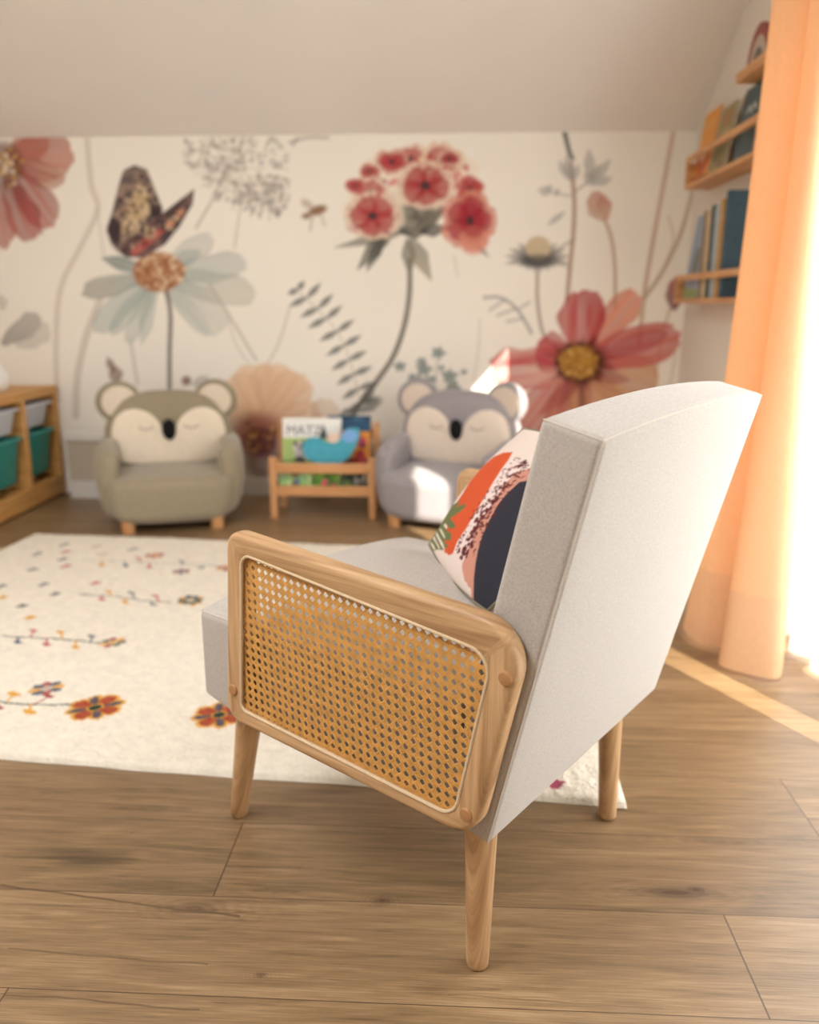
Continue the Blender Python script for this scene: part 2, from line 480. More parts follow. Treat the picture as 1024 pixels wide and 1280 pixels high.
def floor_material():
    m, nt, p = new_mat('oak_planks')
    L = nt.links.new
    def N(t, **k):
        n = nt.nodes.new(t)
        for a, b in k.items(): setattr(n, a, b)
        return n
    def M(op, a, b=None, c=None):
        n = N('ShaderNodeMath', operation=op)
        for i, q in enumerate((a, b, c)):
            if q is None: continue
            if isinstance(q, (int, float)): n.inputs[i].default_value = q
            else: L(q, n.inputs[i])
        return n.outputs[0]
    geo = N('ShaderNodeNewGeometry'); sep = N('ShaderNodeSeparateXYZ'); L(geo.outputs['Position'], sep.inputs[0])
    X, Y = sep.outputs['X'], sep.outputs['Y']
    row = M('DIVIDE', M('ADD', Y, -0.947 + 20 * 0.2), 0.2)
    ri = M('FLOOR', row); rf = M('FRACT', row)
    wn_ = N('ShaderNodeTexWhiteNoise', noise_dimensions='1D'); L(ri, wn_.inputs['W'])
    # board ends: one falls at X=0.455 in the row between Y=.947 and 1.147
    offs = M('MULTIPLY', M('SUBTRACT', ri, 20.0), 0.83)
    xx = M('DIVIDE', M('ADD', M('ADD', X, offs), -0.447 + 19.0), 1.9)
    ci = M('FLOOR', xx); cf = M('FRACT', xx)
    comb = N('ShaderNodeCombineXYZ'); L(ri, comb.inputs[0]); L(ci, comb.inputs[1])
    wn2 = N('ShaderNodeTexWhiteNoise', noise_dimensions='2D'); L(comb.outputs[0], wn2.inputs['Vector'])
    rnd = wn2.outputs['Value']
    # grain coordinates shifted per board
    cv = N('ShaderNodeCombineXYZ')
    L(M('ADD', X, M('MULTIPLY', rnd, 31.0)), cv.inputs[0]); L(M('ADD', Y, M('MULTIPLY', rnd, 17.0)), cv.inputs[1])
    def noise(sx, sy, detail=4, dist=0.0):
        mp = N('ShaderNodeMapping'); mp.inputs['Scale'].default_value = (sx, sy, 1); L(cv.outputs[0], mp.inputs['Vector'])
        n = N('ShaderNodeTexNoise'); n.inputs['Scale'].default_value = 1; n.inputs['Detail'].default_value = detail
        n.inputs['Distortion'].default_value = dist
        L(mp.outputs['Vector'], n.inputs['Vector']); return n.outputs['Fac']
    big = noise(1.6, 9, 3, 0.4); mid = noise(4, 70, 7, 0.7); fine = noise(14, 520, 6)
    # cathedral rings: bands of a warped height field
    warp = noise(1.3, 7.0, 2, 0.3)
    bands = M('MULTIPLY', M('ADD', M('SINE', M('MULTIPLY', warp, 95.0)), 1.0), 0.5)
    cr = N('ShaderNodeValToRGB')
    cr.color_ramp.elements[0].position = 0.28; cr.color_ramp.elements[0].color = rgba((94, 74, 49))
    cr.color_ramp.elements[1].position = 0.75; cr.color_ramp.elements[1].color = rgba((180, 151, 115))
    e = cr.color_ramp.elements.new(0.5); e.color = rgba((141, 113, 80))
    g = M('ADD', M('ADD', M('MULTIPLY', mid, 0.42), M('MULTIPLY', big, 0.34)), M('MULTIPLY', M('ADD', M('MULTIPLY', M('SUBTRACT', fine, .5), 1.7), .5), 0.24))
    g = M('ADD', g, M('MULTIPLY', M('SUBTRACT', rnd, 0.5), 0.12))
    g = M('SUBTRACT', g, M('MULTIPLY', M('MULTIPLY', bands, M('GREATER_THAN', big, 0.42)), 0.035))
    L(g, cr.inputs['Fac'])
    # dark cracks and knots
    crack = noise(1.0, 30, 2, 1.2)
    ck = M('LESS_THAN', M('ABSOLUTE', M('SUBTRACT', crack, 0.66)), 0.0035)
    vor = N('ShaderNodeTexVoronoi'); mpv = N('ShaderNodeMapping'); mpv.inputs['Scale'].default_value = (1.5, 4.5, 1)
    L(cv.outputs[0], mpv.inputs['Vector']); L(mpv.outputs['Vector'], vor.inputs['Vector']); vor.inputs['Scale'].default_value = 1
    kn = N('ShaderNodeMapRange'); kn.inputs['From Min'].default_value = 0.02; kn.inputs['From Max'].default_value = 0.14
    kn.inputs['To Min'].default_value = 0.55; kn.inputs['To Max'].default_value = 1.0
    L(M('ADD', vor.outputs['Distance'], M('MULTIPLY', M('SUBTRACT', mid, .5), 0.15)), kn.inputs['Value'])
    def N2(op, a, b=None): return M(op, a, b)
    dark = None
    def more(v):
        nonlocal dark
        dark = v if dark is None else M('MAXIMUM', dark, v)
    for px_, py_, a_, b_, st in ((845, 1116, .080, .018, .95), (245, 1135, .060, .022, .5), (478, 1126, .022, .012, .9), (326, 1219, .014, .007, 1.0), (900, 1052, .08, .012, .6), (180, 1010, .10, .010, .6), (870, 1112, .024, .010, 1.2)):
        k_ = on_floor(px_, py_)
        dd = M('SQRT', M('ADD', M('POWER', M('DIVIDE', M('SUBTRACT', X, float(k_[0])), a_), 2.0), M('POWER', M('DIVIDE', M('SUBTRACT', Y, float(k_[1])), b_), 2.0)))
        dd = M('ADD', dd, M('MULTIPLY', M('SUBTRACT', mid, .5), 1.1))
        core = M('MULTIPLY', M('MAXIMUM', M('SUBTRACT', 1.0, dd), 0.0), st)
        ringv = M('MULTIPLY', M('MULTIPLY', M('ADD', M('SINE', M('MULTIPLY', dd, 16.0)), 1.0), M('MAXIMUM', M('SUBTRACT', 1.0, M('DIVIDE', dd, 3.2)), 0.0)), 0.16)
        more(M('ADD', core, ringv))
    for (ax_, ay_), (bx_, by_), wd, st in (((0, 1107), (300, 1146), .0022, .75), ((0, 1242), (250, 1262), .0016, .6), ((10, 1186), (260, 1206), .0018, .55), ((60, 1000), (240, 1012), .002, .4), ((830, 1262), (560, 1244), .0012, .4)):
        p0_, p1_ = on_floor(ax_, ay_), on_floor(bx_, by_)
        sl_ = float((p1_[1] - p0_[1]) / (p1_[0] - p0_[0])); lo_, hi_ = sorted((float(p0_[0]), float(p1_[0])))
        yy = M('ADD', M('MULTIPLY', M('SUBTRACT', X, float(p0_[0])), sl_), float(p0_[1]))
        dv = M('ABSOLUTE', M('ADD', M('SUBTRACT', Y, yy), M('MULTIPLY', M('SUBTRACT', noise(6, 1, 3), .5), .02)))
        more(M('MULTIPLY', M('MULTIPLY', M('LESS_THAN', dv, M('MULTIPLY', mid, wd * 2)), M('MULTIPLY', M('GREATER_THAN', X, lo_), M('LESS_THAN', X, hi_))), st))
    # gaps
    gy = M('LESS_THAN', M('MINIMUM', rf, M('SUBTRACT', 1.0, rf)), 0.0045)
    gx = M('LESS_THAN', M('MINIMUM', cf, M('SUBTRACT', 1.0, cf)), 0.0007)
    gap = M('MAXIMUM', gy, gx)
    mx = N('ShaderNodeMixRGB', blend_type='MULTIPLY'); mx.inputs['Fac'].default_value = 1.0
    L(cr.outputs['Color'], mx.inputs['Color1']); L(kn.outputs['Result'], mx.inputs['Color2'])
    mx2 = N('ShaderNodeMixRGB'); mx2.inputs['Color2'].default_value = rgba((74, 52, 34))
    L(M('MINIMUM', M('MULTIPLY', M('MAXIMUM', M('MAXIMUM', gap, dark), M('MULTIPLY', ck, 0.5)), 0.85), 1.0), mx2.inputs['Fac']); L(mx.outputs['Color'], mx2.inputs['Color1'])
    L(mx2.outputs['Color'], p.inputs['Base Color'])
    p.inputs['Roughness'].default_value = 0.38
    p.inputs['Specular IOR Level'].default_value = 0.6
    b = N('ShaderNodeBump'); b.inputs['Strength'].default_value = 0.12; b.inputs['Distance'].default_value = 0.002
    L(M('SUBTRACT', mid, M('MULTIPLY', gap, 1.0)), b.inputs['Height']); L(b.outputs['Normal'], p.inputs['Normal'])
    return m

FLOOR = floor_material()
struct(MB().box(((XL + XR) / 2, (YB + YF) / 2, -0.05), (XR - XL + 0.4, YB - YF + 0.4, 0.1)).build('floor', FLOOR, smooth=False))
c = MB()
T = 0.12
KX0, KX1, KY0, KY1 = -1.9, -0.9, -0.3, 1.0          # opening in the flat part for the added, unseen roof window
c.rings([[(x, YB + .14, ZK - SL * .14), (x, YS, ZC), (x, YS, ZC + T), (x, YB + .14, ZK - SL * .14 + T)] for x in (XL - .15, XR + .2)])
for x0, x1, y0, y1 in ((XL - .15, XR + .2, KY1, YS), (XL - .15, XR + .2, YF - .15, KY0), (XL - .15, KX0, KY0, KY1), (KX1, XR + .2, KY0, KY1)):
    c.box(((x0 + x1) / 2, (y0 + y1) / 2, ZC + T / 2), (x1 - x0, y1 - y0, T))
struct(c.build('ceiling', CEILPAINT, smooth=False))
struct(MB().box((XL - .06, (YB + YF) / 2, 1.25), (0.12, YB - YF, 2.5)).build('wall_left', WALLPAINT, smooth=False))

# right wall with a floor-length window opening
WY0, WY1, WZ0, WZ1 = -0.05, 2.66, 0.05, 1.88
w = MB()
def prism_x(mb, poly, x0, x1):
    return mb.rings([[(x0, y, z) for y, z in poly], [(x1, y, z) for y, z in poly]])
TW = 0.13
def zc(y): return min(ZC, ZK + SL * (YB - y))
prism_x(w, [(WY1, 0), (YB + .1, 0), (YB + .1, zc(YB + .1)), (YS, ZC), (WY1, ZC)], XR, XR + TW)
prism_x(w, [(YF, 0), (WY0, 0), (WY0, ZC), (YF, ZC)], XR, XR + TW)
prism_x(w, [(WY0, WZ1), (WY1, WZ1), (WY1, ZC), (WY0, ZC)], XR, XR + TW)
prism_x(w, [(WY0, 0), (WY1, 0), (WY1, WZ0), (WY0, WZ0)], XR, XR + TW)
struct(w.build('wall_right', WALLPAINT, smooth=False))

struct(MB().box(((XL + XR) / 2, YF - .06, ZC / 2), (XR - XL, .12, ZC)).build('wall_front', WALLPAINT, smooth=False))

GL, nt, p = new_mat('clear_glass')
tr = nt.nodes.new('ShaderNodeBsdfTransparent'); gl = nt.nodes.new('ShaderNodeBsdfGlossy'); gl.inputs['Roughness'].default_value = 0.02
mxs = nt.nodes.new('ShaderNodeMixShader'); mxs.inputs[0].default_value = 0.05
nt.links.new(tr.outputs[0], mxs.inputs[1]); nt.links.new(gl.outputs[0], mxs.inputs[2])
nt.links.new(mxs.outputs[0], nt.nodes['Material Output'].inputs['Surface'])
def window(name, c, d, axis):
    """frame bars and pane; axis = 0: window in the right wall, 1: added roof window"""
    w_, h_ = d
    def P(u, v, s): return (c[0], c[1] + u, c[2] + v) if axis == 0 else (c[0] + u, c[1] + v, c[2])
    f = MB(); b = 0.06
    for u, v, su, sv in ((-(w_ - b) / 2, 0, b, h_), ((w_ - b) / 2, 0, b, h_), (0, (h_ - b) / 2, w_ - 2 * b, b), (0, -(h_ - b) / 2, w_ - 2 * b, b), (-w_ * 0.2, 0, 0.07, h_ - 2 * b)):
        f.box(P(u, v, 0), (0.06, su, sv) if axis == 0 else (su, sv, 0.06), 0.004)
    o = struct(f.build(name, WHITE, smooth=False))
    g = MB().box(P(0, 0, 0), (0.008, w_ - .1, h_ - .1) if axis == 0 else (w_ - .1, h_ - .1, 0.008)).build('window_pane', GL, o, smooth=False)
    return o
window('window_1', (XR + .08, (WY0 + WY1) / 2, (WZ0 + WZ1) / 2), (WY1 - WY0, WZ1 - WZ0), 0)
window('added_roof_window', ((KX0 + KX1) / 2, (KY0 + KY1) / 2, ZC + .07), (KX1 - KX0, KY1 - KY0), 1)  # unseen roof window, added to let the overhead fill in

bb = MB().box(((XL + XR) / 2, YB - .007, .045), (XR - XL, .014, .09), .003)
struct(bb.build('baseboard_back', WHITE, smooth=False))
bb = MB().box((XR - .007, (WY1 + YB) / 2 - .007, .045), (.014, YB - WY1 - .014, .09), .003)
struct(bb.build('baseboard_right', WHITE, smooth=False))

# ---------------- back wall with the printed flower mural
STEP = 0.0065
xs = np.arange(XL, XR + STEP, STEP); xs[-1] = XR
zs = np.linspace(0.0, ZK + .02, int((ZK + .02) / STEP))
GX, GZ = np.meshgrid(xs, zs, indexing='ij')
PW = np.stack([GX.ravel(), np.full(GX.size, YB), GZ.ravel()], 1)
MPX, MPY = to_px(PW)
pt = Paint(MPX, MPY, (244, 238, 226), 1.8)
# soft paper mottling
pt.c *= (0.985 + 0.03 * vnoise(MPX / 60, MPY / 60, 3))[:, None]

def mural(p):
    rnd = random.Random(5)
    TA = (150, 135, 122)
    # long thin stems in the back
    p.stroke([(108, 165), (114, 230), (122, 262), (100, 310), (76, 360), (70, 430), (72, 500)], 7, (190, 172, 158), .45)
    p.stroke([(122, 262), (130, 320)], 2, TA, .35)
    p.stroke([(125, 375), (108, 420), (97, 470), (95, 520)], 9, (188, 172, 160), .5)
    p.stroke([(163, 425), (172, 480)], 4, TA, .35)
    p.stroke([(245, 285), (268, 245), (285, 205)], 3, TA, .5)
    p.stroke([(293, 310), (300, 262), (302, 240)], 2.5, TA, .4)
    p.stroke([(262, 355), (290, 400), (320, 450)], 3, TA, .5)
    p.stroke([(335, 455), (350, 425), (362, 385)], 2.5, TA, .4)
    p.stroke([(285, 395), (295, 430), (315, 460)], 2, TA, .35)
    # pink flower in the upper left corner
    for k, (a, b, hw, c0, c1) in enumerate([((8, 195), (62, 168), 20, (196, 122, 104), (206, 138, 118)), ((12, 192), (93, 200), 30, (188, 104, 90), (204, 136, 116)),
                                            ((14, 205), (82, 228), 16, (170, 96, 86), (212, 166, 144)), ((16, 212), (66, 284), 24, (160, 74, 72), (196, 118, 104)),
                                            ((8, 222), (42, 303), 20, (146, 64, 66), (186, 100, 92)), ((-8, 228), (4, 312), 18, (172, 90, 82), (200, 128, 112))]):
        p.petal(a, b, hw, c0, c1, .95, seed=k + 3)
    p.blob(3, 207, 26, 30, (120, 76, 66), .7, soft=8)
    for k in range(60):
        a = rnd.uniform(0, 6.28); r_ = rnd.uniform(0, 27)
        p.blob(2 + r_ * math.cos(a), 206 + r_ * 1.1 * math.sin(a), 2.6, 2.6, rnd.choice([(226, 206, 178), (196, 156, 92), (150, 108, 62), (240, 226, 204)]), .9)
    # daisy
    DT = (150, 172, 168)
    for k, (b, hw, al, c1) in enumerate([((101, 366), 13, .85, (176, 170, 152)), ((126, 322), 9, .9, (112, 128, 126)), ((116, 414), 16, .6, (176, 192, 182)), ((138, 420), 11, .55, (166, 186, 180)),
                                         ((158, 430), 11, .55, (188, 198, 186)), ((176, 432), 9, .55, (182, 198, 188)), ((284, 412), 24, .5, (206, 206, 192)), ((322, 372), 20, .55, (196, 192, 176)),
                                         ((308, 330), 18, .6, (190, 198, 190)), ((266, 294), 15, .5, (196, 200, 190)), ((252, 312), 10, .5, (160, 176, 172)), ((262, 420), 12, .4, (200, 206, 196))]):
        p.petal((198, 342), b, hw, DT, c1, al, blunt=.7, streak=.3, seed=k + 20)
    p.stroke([(207, 360), (213, 392), (212, 440), (212, 500)], 5.5, (106, 100, 92), .85)
    p.blob(198, 340, 32, 25, (176, 122, 88), .95, soft=4)
    for k in range(110):
        a = rnd.uniform(0, 6.28); r_ = math.sqrt(rnd.random()) * 30
        p.blob(198 + r_ * math.cos(a) + 3, 339 + r_ * .75 * math.sin(a), 2.8, 2.8, rnd.choice([(218, 186, 150), (196, 150, 112), (150, 92, 62), (226, 200, 168), (166, 116, 84)]), .85)
    # butterfly
    p.poly([(138, 304), (133, 285), (140, 265), (148, 232), (154, 213), (168, 206), (184, 212), (193, 235), (204, 262), (198, 282), (172, 312), (148, 316)], (150, 124, 108), .95, (96, 80, 76), 4, 9)
    p.poly([(158, 262), (172, 232), (184, 235), (190, 262), (168, 296), (150, 290)], (222, 200, 164), .9, (200, 172, 132), 8, 10)
    p.poly([(133, 290), (140, 270), (152, 280), (150, 304), (142, 304)], (70, 56, 60), .9)
    p.poly([(186, 258), (202, 256), (202, 270), (190, 272)], (62, 50, 56), .9)
    p.poly([(150, 316), (158, 300), (186, 280), (214, 258), (243, 236), (241, 255), (224, 284), (206, 306), (180, 322), (158, 322)], (74, 58, 62), .97, (120, 92, 88), 9, 9)
    p.poly([(162, 316), (178, 298), (200, 284), (206, 290), (188, 306), (168, 320)], (206, 116, 104), .9, (186, 86, 82), 2, 6)
    p.poly([(205, 282), (222, 264), (232, 260), (226, 272), (212, 286)], (222, 158, 124), .85)
    for poly_, n in (([(140, 270), (170, 208), (198, 250), (175, 310)], 70), ([(155, 316), (190, 285), (232, 248), (215, 292)], 50)):
        for k in range(n):
            a_, b_ = rnd.random(), rnd.random()
            q0 = [poly_[0][i] * (1 - a_) + poly_[1][i] * a_ for i in (0, 1)]; q1 = [poly_[3][i] * (1 - a_) + poly_[2][i] * a_ for i in (0, 1)]
            p.blob(q0[0] * (1 - b_) + q1[0] * b_, q0[1] * (1 - b_) + q1[1] * b_, rnd.uniform(1.5, 4), rnd.uniform(1.5, 3), rnd.choice([(60, 48, 52), (214, 190, 156), (96, 78, 74), (176, 146, 124), (70, 56, 60)]), .75, rot=rnd.uniform(0, 3))
    # grey seed heads
    for cx_, cy_, rad, n in ((308, 212, 56, 260), (255, 190, 28, 60), (330, 245, 32, 120)):
        for k in range(n):
            a = rnd.uniform(0, 6.28); r_ = math.sqrt(rnd.random()) * rad
            x_, y_ = cx_ + r_ * math.cos(a), cy_ + r_ * math.sin(a) * .9
            if y_ < 170: continue
            p.blob(x_, y_, rnd.uniform(1.6, 4.6), rnd.uniform(1.4, 3.4), rnd.choice([(150, 140, 130), (172, 160, 148), (190, 180, 168), (130, 122, 116)]), rnd.uniform(.25, .6), rot=a)
    for a in range(0, 360, 24):
        p.stroke([(288, 210), (288 + 46 * math.cos(R(a)), 210 + 40 * math.sin(R(a)))], 1.5, (150, 140, 132), .35)
    p.stroke([(362, 178), (385, 172), (410, 172)], 4, (128, 118, 110), .5); p.stroke([(366, 182), (372, 172)], 3, (120, 110, 104), .5)
    # grey-green leaf at the left edge
    p.petal((2, 430), (50, 395), 14, (118, 116, 112), (176, 168, 156), .8, seed=2); p.petal((20, 432), (62, 408), 16, (190, 184, 172), (206, 198, 184), .6, seed=8)
    p.petal((-6, 380), (10, 376), 10, (190, 180, 168), (200, 190, 178), .6)
    # sweet william: stem, leaves, calyx, florets
    p.stroke([(512, 325), (512, 365), (506, 405), (492, 445), (470, 478), (448, 508), (436, 535)], 6.5, (120, 112, 102), .9, 7)
    p.poly([(490, 240), (540, 236), (556, 262), (540, 285), (520, 300), (500, 292), (488, 268)], (96, 92, 84), .95, (140, 134, 120), 3, 8)
    for a, b, hw, c0, c1 in [((505, 290), (416, 310), 7, (70, 70, 66), (150, 146, 132)), ((482, 295), (446, 338), 9.5, (84, 84, 78), (120, 118, 106)), ((478, 298), (458, 340), 7, (60, 64, 62), (110, 108, 98)),
                             ((510, 298), (513, 348), 8.5, (110, 106, 94), (150, 146, 130)), ((514, 298), (540, 352), 10.5, (120, 116, 102), (176, 166, 144)), ((525, 290), (564, 284), 8, (56, 54, 54), (70, 66, 64)),
                             ((520, 285), (560, 258), 10, (110, 106, 96), (150, 142, 126)), ((488, 290), (470, 318), 6, (80, 80, 74), (110, 108, 98)), ((590, 300), (612, 322), 4, (120, 116, 108), (150, 146, 136))]:
        p.petal(a, b, hw, c0, c1, .9, blunt=.45)
    for x, y, rx, ry in ((470, 262, 38, 28), (530, 225, 44, 34), (585, 262, 26, 34), (490, 205, 34, 18), (560, 208, 36, 20), (455, 240, 22, 18)):
        p.blob(x, y, rx, ry, (240, 226, 206), .75, wob=.12, seed=x, soft=5)
    for k in range(46):
        a_ = rnd.uniform(math.pi, 2 * math.pi); r_ = rnd.uniform(45, 78)
        p.blob(526 + r_ * 1.05 * math.cos(a_), 250 + r_ * .72 * math.sin(a_), rnd.uniform(3, 8), rnd.uniform(2, 5), rnd.choice([(196, 76, 82), (222, 150, 136), (214, 120, 112), (238, 214, 190), (170, 56, 66)]), .75, rot=rnd.uniform(0, 3))
    def floret(x, y, r_, rot, sq=1.0, deep=(178, 52, 62), edge=(236, 214, 190), al=.97):
        for k in range(5):
            a = rot + k * 2 * math.pi / 5
            tip = (x + r_ * math.cos(a), y + r_ * sq * math.sin(a))
            p.petal((x, y), tip, r_ * .50, (200, 96, 92), edge, al, blunt=.72, streak=.12, seed=k + int(x))
        for k in range(5):
            a = rot + k * 2 * math.pi / 5
            tip = (x + r_ * .8 * math.cos(a), y + r_ * .8 * sq * math.sin(a))
            p.petal((x, y), tip, r_ * .36, deep, (190, 76, 80), .9, blunt=.7, streak=.3, seed=k + int(y))
        p.blob(x, y, r_ * .17, r_ * .14, (70, 66, 66), .9)
    floret(464, 240, 24, .3, .7, (216, 150, 140), (240, 224, 200)); floret(512, 198, 26, .7, .6, (212, 128, 120)); floret(552, 200, 30, .2, .6, (226, 180, 160), (238, 214, 184))
    floret(490, 202, 22, 1.0, .6, (184, 60, 68), (220, 170, 154)); floret(562, 198, 16, .3, .6, (170, 52, 62)); floret(588, 236, 18, .9, 1, (178, 52, 62), (206, 110, 100))
    floret(466, 270, 36, .5, .85, (190, 58, 66)); floret(532, 232, 38, .15, .78); floret(586, 276, 36, 1.2, 1.1, (158, 42, 58), (222, 150, 128))
    floret(444, 232, 14, .8, .7, (190, 76, 82), (214, 140, 128)); floret(462, 214, 16, .1, .6, (196, 92, 92))
    p.blob(592, 300, 18, 18, (222, 150, 128), .8, soft=5); p.blob(590, 274, 17, 24, (164, 46, 60), .7, rot=-.2, soft=6); p.blob(588, 276, 4, 6, (66, 58, 60), .9)
    p.stroke([(568, 320), (572, 345)], 2, (190, 180, 166), .5)
    # bee
    p.blob(397, 263, 12, 6, (136, 92, 58), .9, rot=-.3, soft=3); p.blob(383, 270, 6, 4, (140, 88, 60), .8, soft=2); p.blob(384, 255, 9, 5, (186, 168, 150), .7, rot=.6, soft=3)
    p.stroke([(390, 272), (388, 288)], 2, (130, 110, 96), .6); p.stroke([(402, 270), (406, 282)], 2, (130, 110, 96), .5)
    # fern
    sp = [(368, 360), (392, 382), (418, 410), (434, 440), (444, 475), (452, 505)]
    p.stroke(sp, 1.6, (150, 144, 132), .5)
    for k, (x, y) in enumerate([(372, 362), (384, 372), (398, 385), (408, 398), (422, 414), (430, 432), (436, 450), (442, 468), (448, 486), (453, 503)]):
        L_ = 26 if k else 14
        an = R(58 + k * 4)
        p.petal((x, y), (x + L_ * math.cos(an - 1.9), y + L_ * math.sin(an - 1.9)), 4, (78, 80, 78), (92, 94, 88), .88, blunt=.5)
        p.petal((x, y), (x - L_ * math.cos(an - 1.1) * .9, y + L_ * .5 * math.sin(an)), 4, (72, 76, 74), (100, 102, 96), .88, blunt=.5)
    for a, b in [((448, 515), (480, 500)), ((446, 512), (420, 522)), ((452, 505), (470, 480)), ((440, 528), (462, 525))]:
        p.petal(a, b, 6, (84, 86, 84), (120, 120, 112), .85, blunt=.5)
    # peach flower low behind the rack
    for k, (b, hw) in enumerate([((318, 455), 34), ((352, 455), 36), ((292, 468), 26), ((384, 470), 26), ((290, 520), 22), ((400, 512), 20)]):
        p.petal((322, 545), b, hw, (226, 176, 140), (238, 204, 168), .9, blunt=.75, streak=.12, seed=k + 41)
    p.blob(322, 545, 34, 28, (150, 84, 74), .8, soft=16); p.blob(325, 552, 20, 18, (96, 50, 48), .8, soft=10); p.blob(332, 580, 30, 20, (104, 56, 48), .7, soft=14)
    for k in range(30):
        a = rnd.uniform(0, 6.28); r_ = rnd.uniform(3, 26)
        p.blob(323 + r_ * math.cos(a), 546 + r_ * .8 * math.sin(a), 2.5, 2.5, rnd.choice([(170, 120, 70), (120, 66, 56), (200, 150, 100)]), .8)
    p.petal((395, 540), (415, 500), 18, (222, 178, 142), (232, 200, 164), .6, seed=4)
    # thistle
    p.stroke([(672, 335), (672, 375), (677, 410), (684, 425)], 4.5, (150, 134, 116), .75)
    for a in range(-75, 256, 22):
        L_ = 40 if abs(a - 90) > 60 else 26
        p.petal((672, 322), (672 + L_ * math.cos(R(a)) * 1.05, 322 + L_ * .62 * math.sin(R(a)) + 2), 6.5, (84, 82, 84), (160, 156, 150), .8, blunt=.4)
    p.blob(673, 310, 16, 15, (206, 188, 154), .95, soft=4); p.blob(673, 326, 22, 8, (84, 82, 84), .75, soft=5)
    # blue-grey sprays at top right
    p.stroke([(706, 166), (712, 190), (716, 198)], 6, (84, 80, 78), .9, 5)
    p.stroke([(714, 205), (718, 250), (717, 290), (713, 330), (709, 375)], 5.5, (172, 142, 116), .85)
    for a, b, hw in [((712, 225), (698, 200), 5), ((714, 225), (708, 192), 6), ((716, 226), (724, 205), 5), ((738, 225), (736, 185), 7), ((740, 228), (764, 198), 6), ((742, 230), (766, 222), 6), ((738, 226), (750, 205), 5), ((742, 232), (730, 215), 6),
                     ((690, 240), (672, 238), 6), ((688, 240), (686, 230), 4), ((692, 244), (700, 236), 4), ((706, 265), (684, 282), 4)]:
        p.petal(a, b, hw, (150, 152, 148), (186, 184, 174), .7, blunt=.6)
    p.stroke([(718, 240), (735, 228)], 3, (150, 146, 138), .6); p.stroke([(716, 245), (694, 242)], 2.5, (150, 146, 138), .6)
    p.stroke([(717, 300), (700, 310), (684, 320)], 3, (130, 124, 116), .6); p.stroke([(713, 335), (690, 326)], 2.5, (140, 132, 122), .5)
    # bud
    p.stroke([(755, 272), (765, 300), (769, 340), (769, 385)], 4.5, (190, 160, 132), .8)
    p.petal((757, 276), (740, 240), 15, (214, 176, 150), (206, 148, 128), .9, blunt=.5); p.petal((757, 274), (750, 244), 10, (222, 190, 164), (200, 136, 120), .8)
    # tall stems at right
    p.stroke([(842, 165), (828, 240), (815, 310), (806, 365), (799, 430)], 6, (196, 166, 136), .75)
    p.stroke([(868, 230), (852, 290), (828, 340), (806, 372)], 5.5, (190, 164, 138), .75); p.stroke([(836, 270), (842, 300), (832, 330)], 2.5, (190, 168, 146), .5)
    p.stroke([(838, 385), (828, 420), (820, 470)], 3.5, (190, 164, 138), .6); p.stroke([(845, 440), (836, 490)], 3, (200, 180, 156), .5)
    p.petal((842, 388), (845, 346), 11, (120, 50, 58), (170, 66, 76), .95, blunt=.5)
    # feather
    p.stroke([(605, 372), (625, 372), (645, 385), (660, 408), (664, 416)], 3.5, (128, 126, 122), .7, 4)
    for a, b in [((632, 374), (612, 388)), ((644, 386), (622, 394)), ((654, 398), (634, 402)), ((650, 385), (662, 378))]: p.stroke([a, b], 3, (140, 138, 132), .55)
    p.stroke([(600, 400), (598, 440), (592, 475)], 2.5, (190, 180, 166), .4)
    # large pink cosmos
    for k, (b, hw, c0, c1) in enumerate([((652, 545), 26, (186, 90, 88), (206, 124, 112)), ((700, 560), 30, (192, 100, 94), (204, 140, 112)), ((764, 555), 34, (206, 138, 104), (214, 160, 120)), ((822, 492), 34, (204, 142, 108), (216, 164, 124)),
                                         ((612, 468), 30, (226, 170, 150), (204, 92, 94)), ((670, 436), 24, (196, 92, 90), (188, 70, 76)), ((798, 364), 19, (206, 116, 100), (232, 158, 132)), ((730, 362), 30, (196, 88, 84), (190, 72, 74)),
                                         ((852, 420), 27, (206, 92, 94), (212, 118, 108))]):
        p.petal((727, 452), b, hw, c0, c1, .97, blunt=.68, streak=.18, seed=k + 60)
    p.petal((735, 450), (838, 416), 12, (170, 60, 72), (186, 84, 88), .6, seed=3); p.petal((720, 448), (622, 452), 8, (190, 70, 80), (200, 80, 86), .5); p.petal((722, 460), (640, 478), 7, (236, 196, 176), (226, 160, 146), .5)
    p.petal((730, 470), (672, 520), 10, (120, 52, 60), (190, 96, 92), .7); p.petal((728, 470), (727, 540), 5, (96, 50, 50), (150, 90, 76), .8); p.petal((740, 468), (790, 476), 8, (132, 56, 62), (190, 110, 96), .7)
    for k in range(40):
        a_ = rnd.uniform(0, 6.28); r_ = rnd.uniform(34, 52)
        p.petal((725, 453), (725 + r_ * math.cos(a_), 453 + r_ * .8 * math.sin(a_)), 4, (90, 44, 50), (130, 50, 58), .55, seed=k)
    p.blob(725, 454, 31, 27, (110, 66, 48), .85, soft=8); p.blob(723, 452, 24, 20, (176, 128, 62), .95, soft=6)
    for k in range(90):
        a = rnd.uniform(0, 6.28); r_ = math.sqrt(rnd.random()) * 30
        p.blob(724 + r_ * math.cos(a), 453 + r_ * .88 * math.sin(a), 2.3, 2.3, (rnd.choice([(70, 46, 40), (96, 60, 44)]) if r_ > 23 else rnd.choice([(206, 160, 80), (186, 136, 62), (150, 104, 50), (216, 176, 100)])), .85)
    # teal leaves above the grey koala chair
    for x, y, r_ in [(500, 458, 7), (530, 462, 9), (527, 452, 6), (548, 441, 8), (526, 478, 9), (516, 472, 6), (562, 470, 9), (566, 484, 9), (580, 465, 4), (552, 460, 4), (540, 474, 5)]:
        p.blob(x, y, r_, r_ * .8, (112, 128, 124), .8, wob=.25, seed=x)
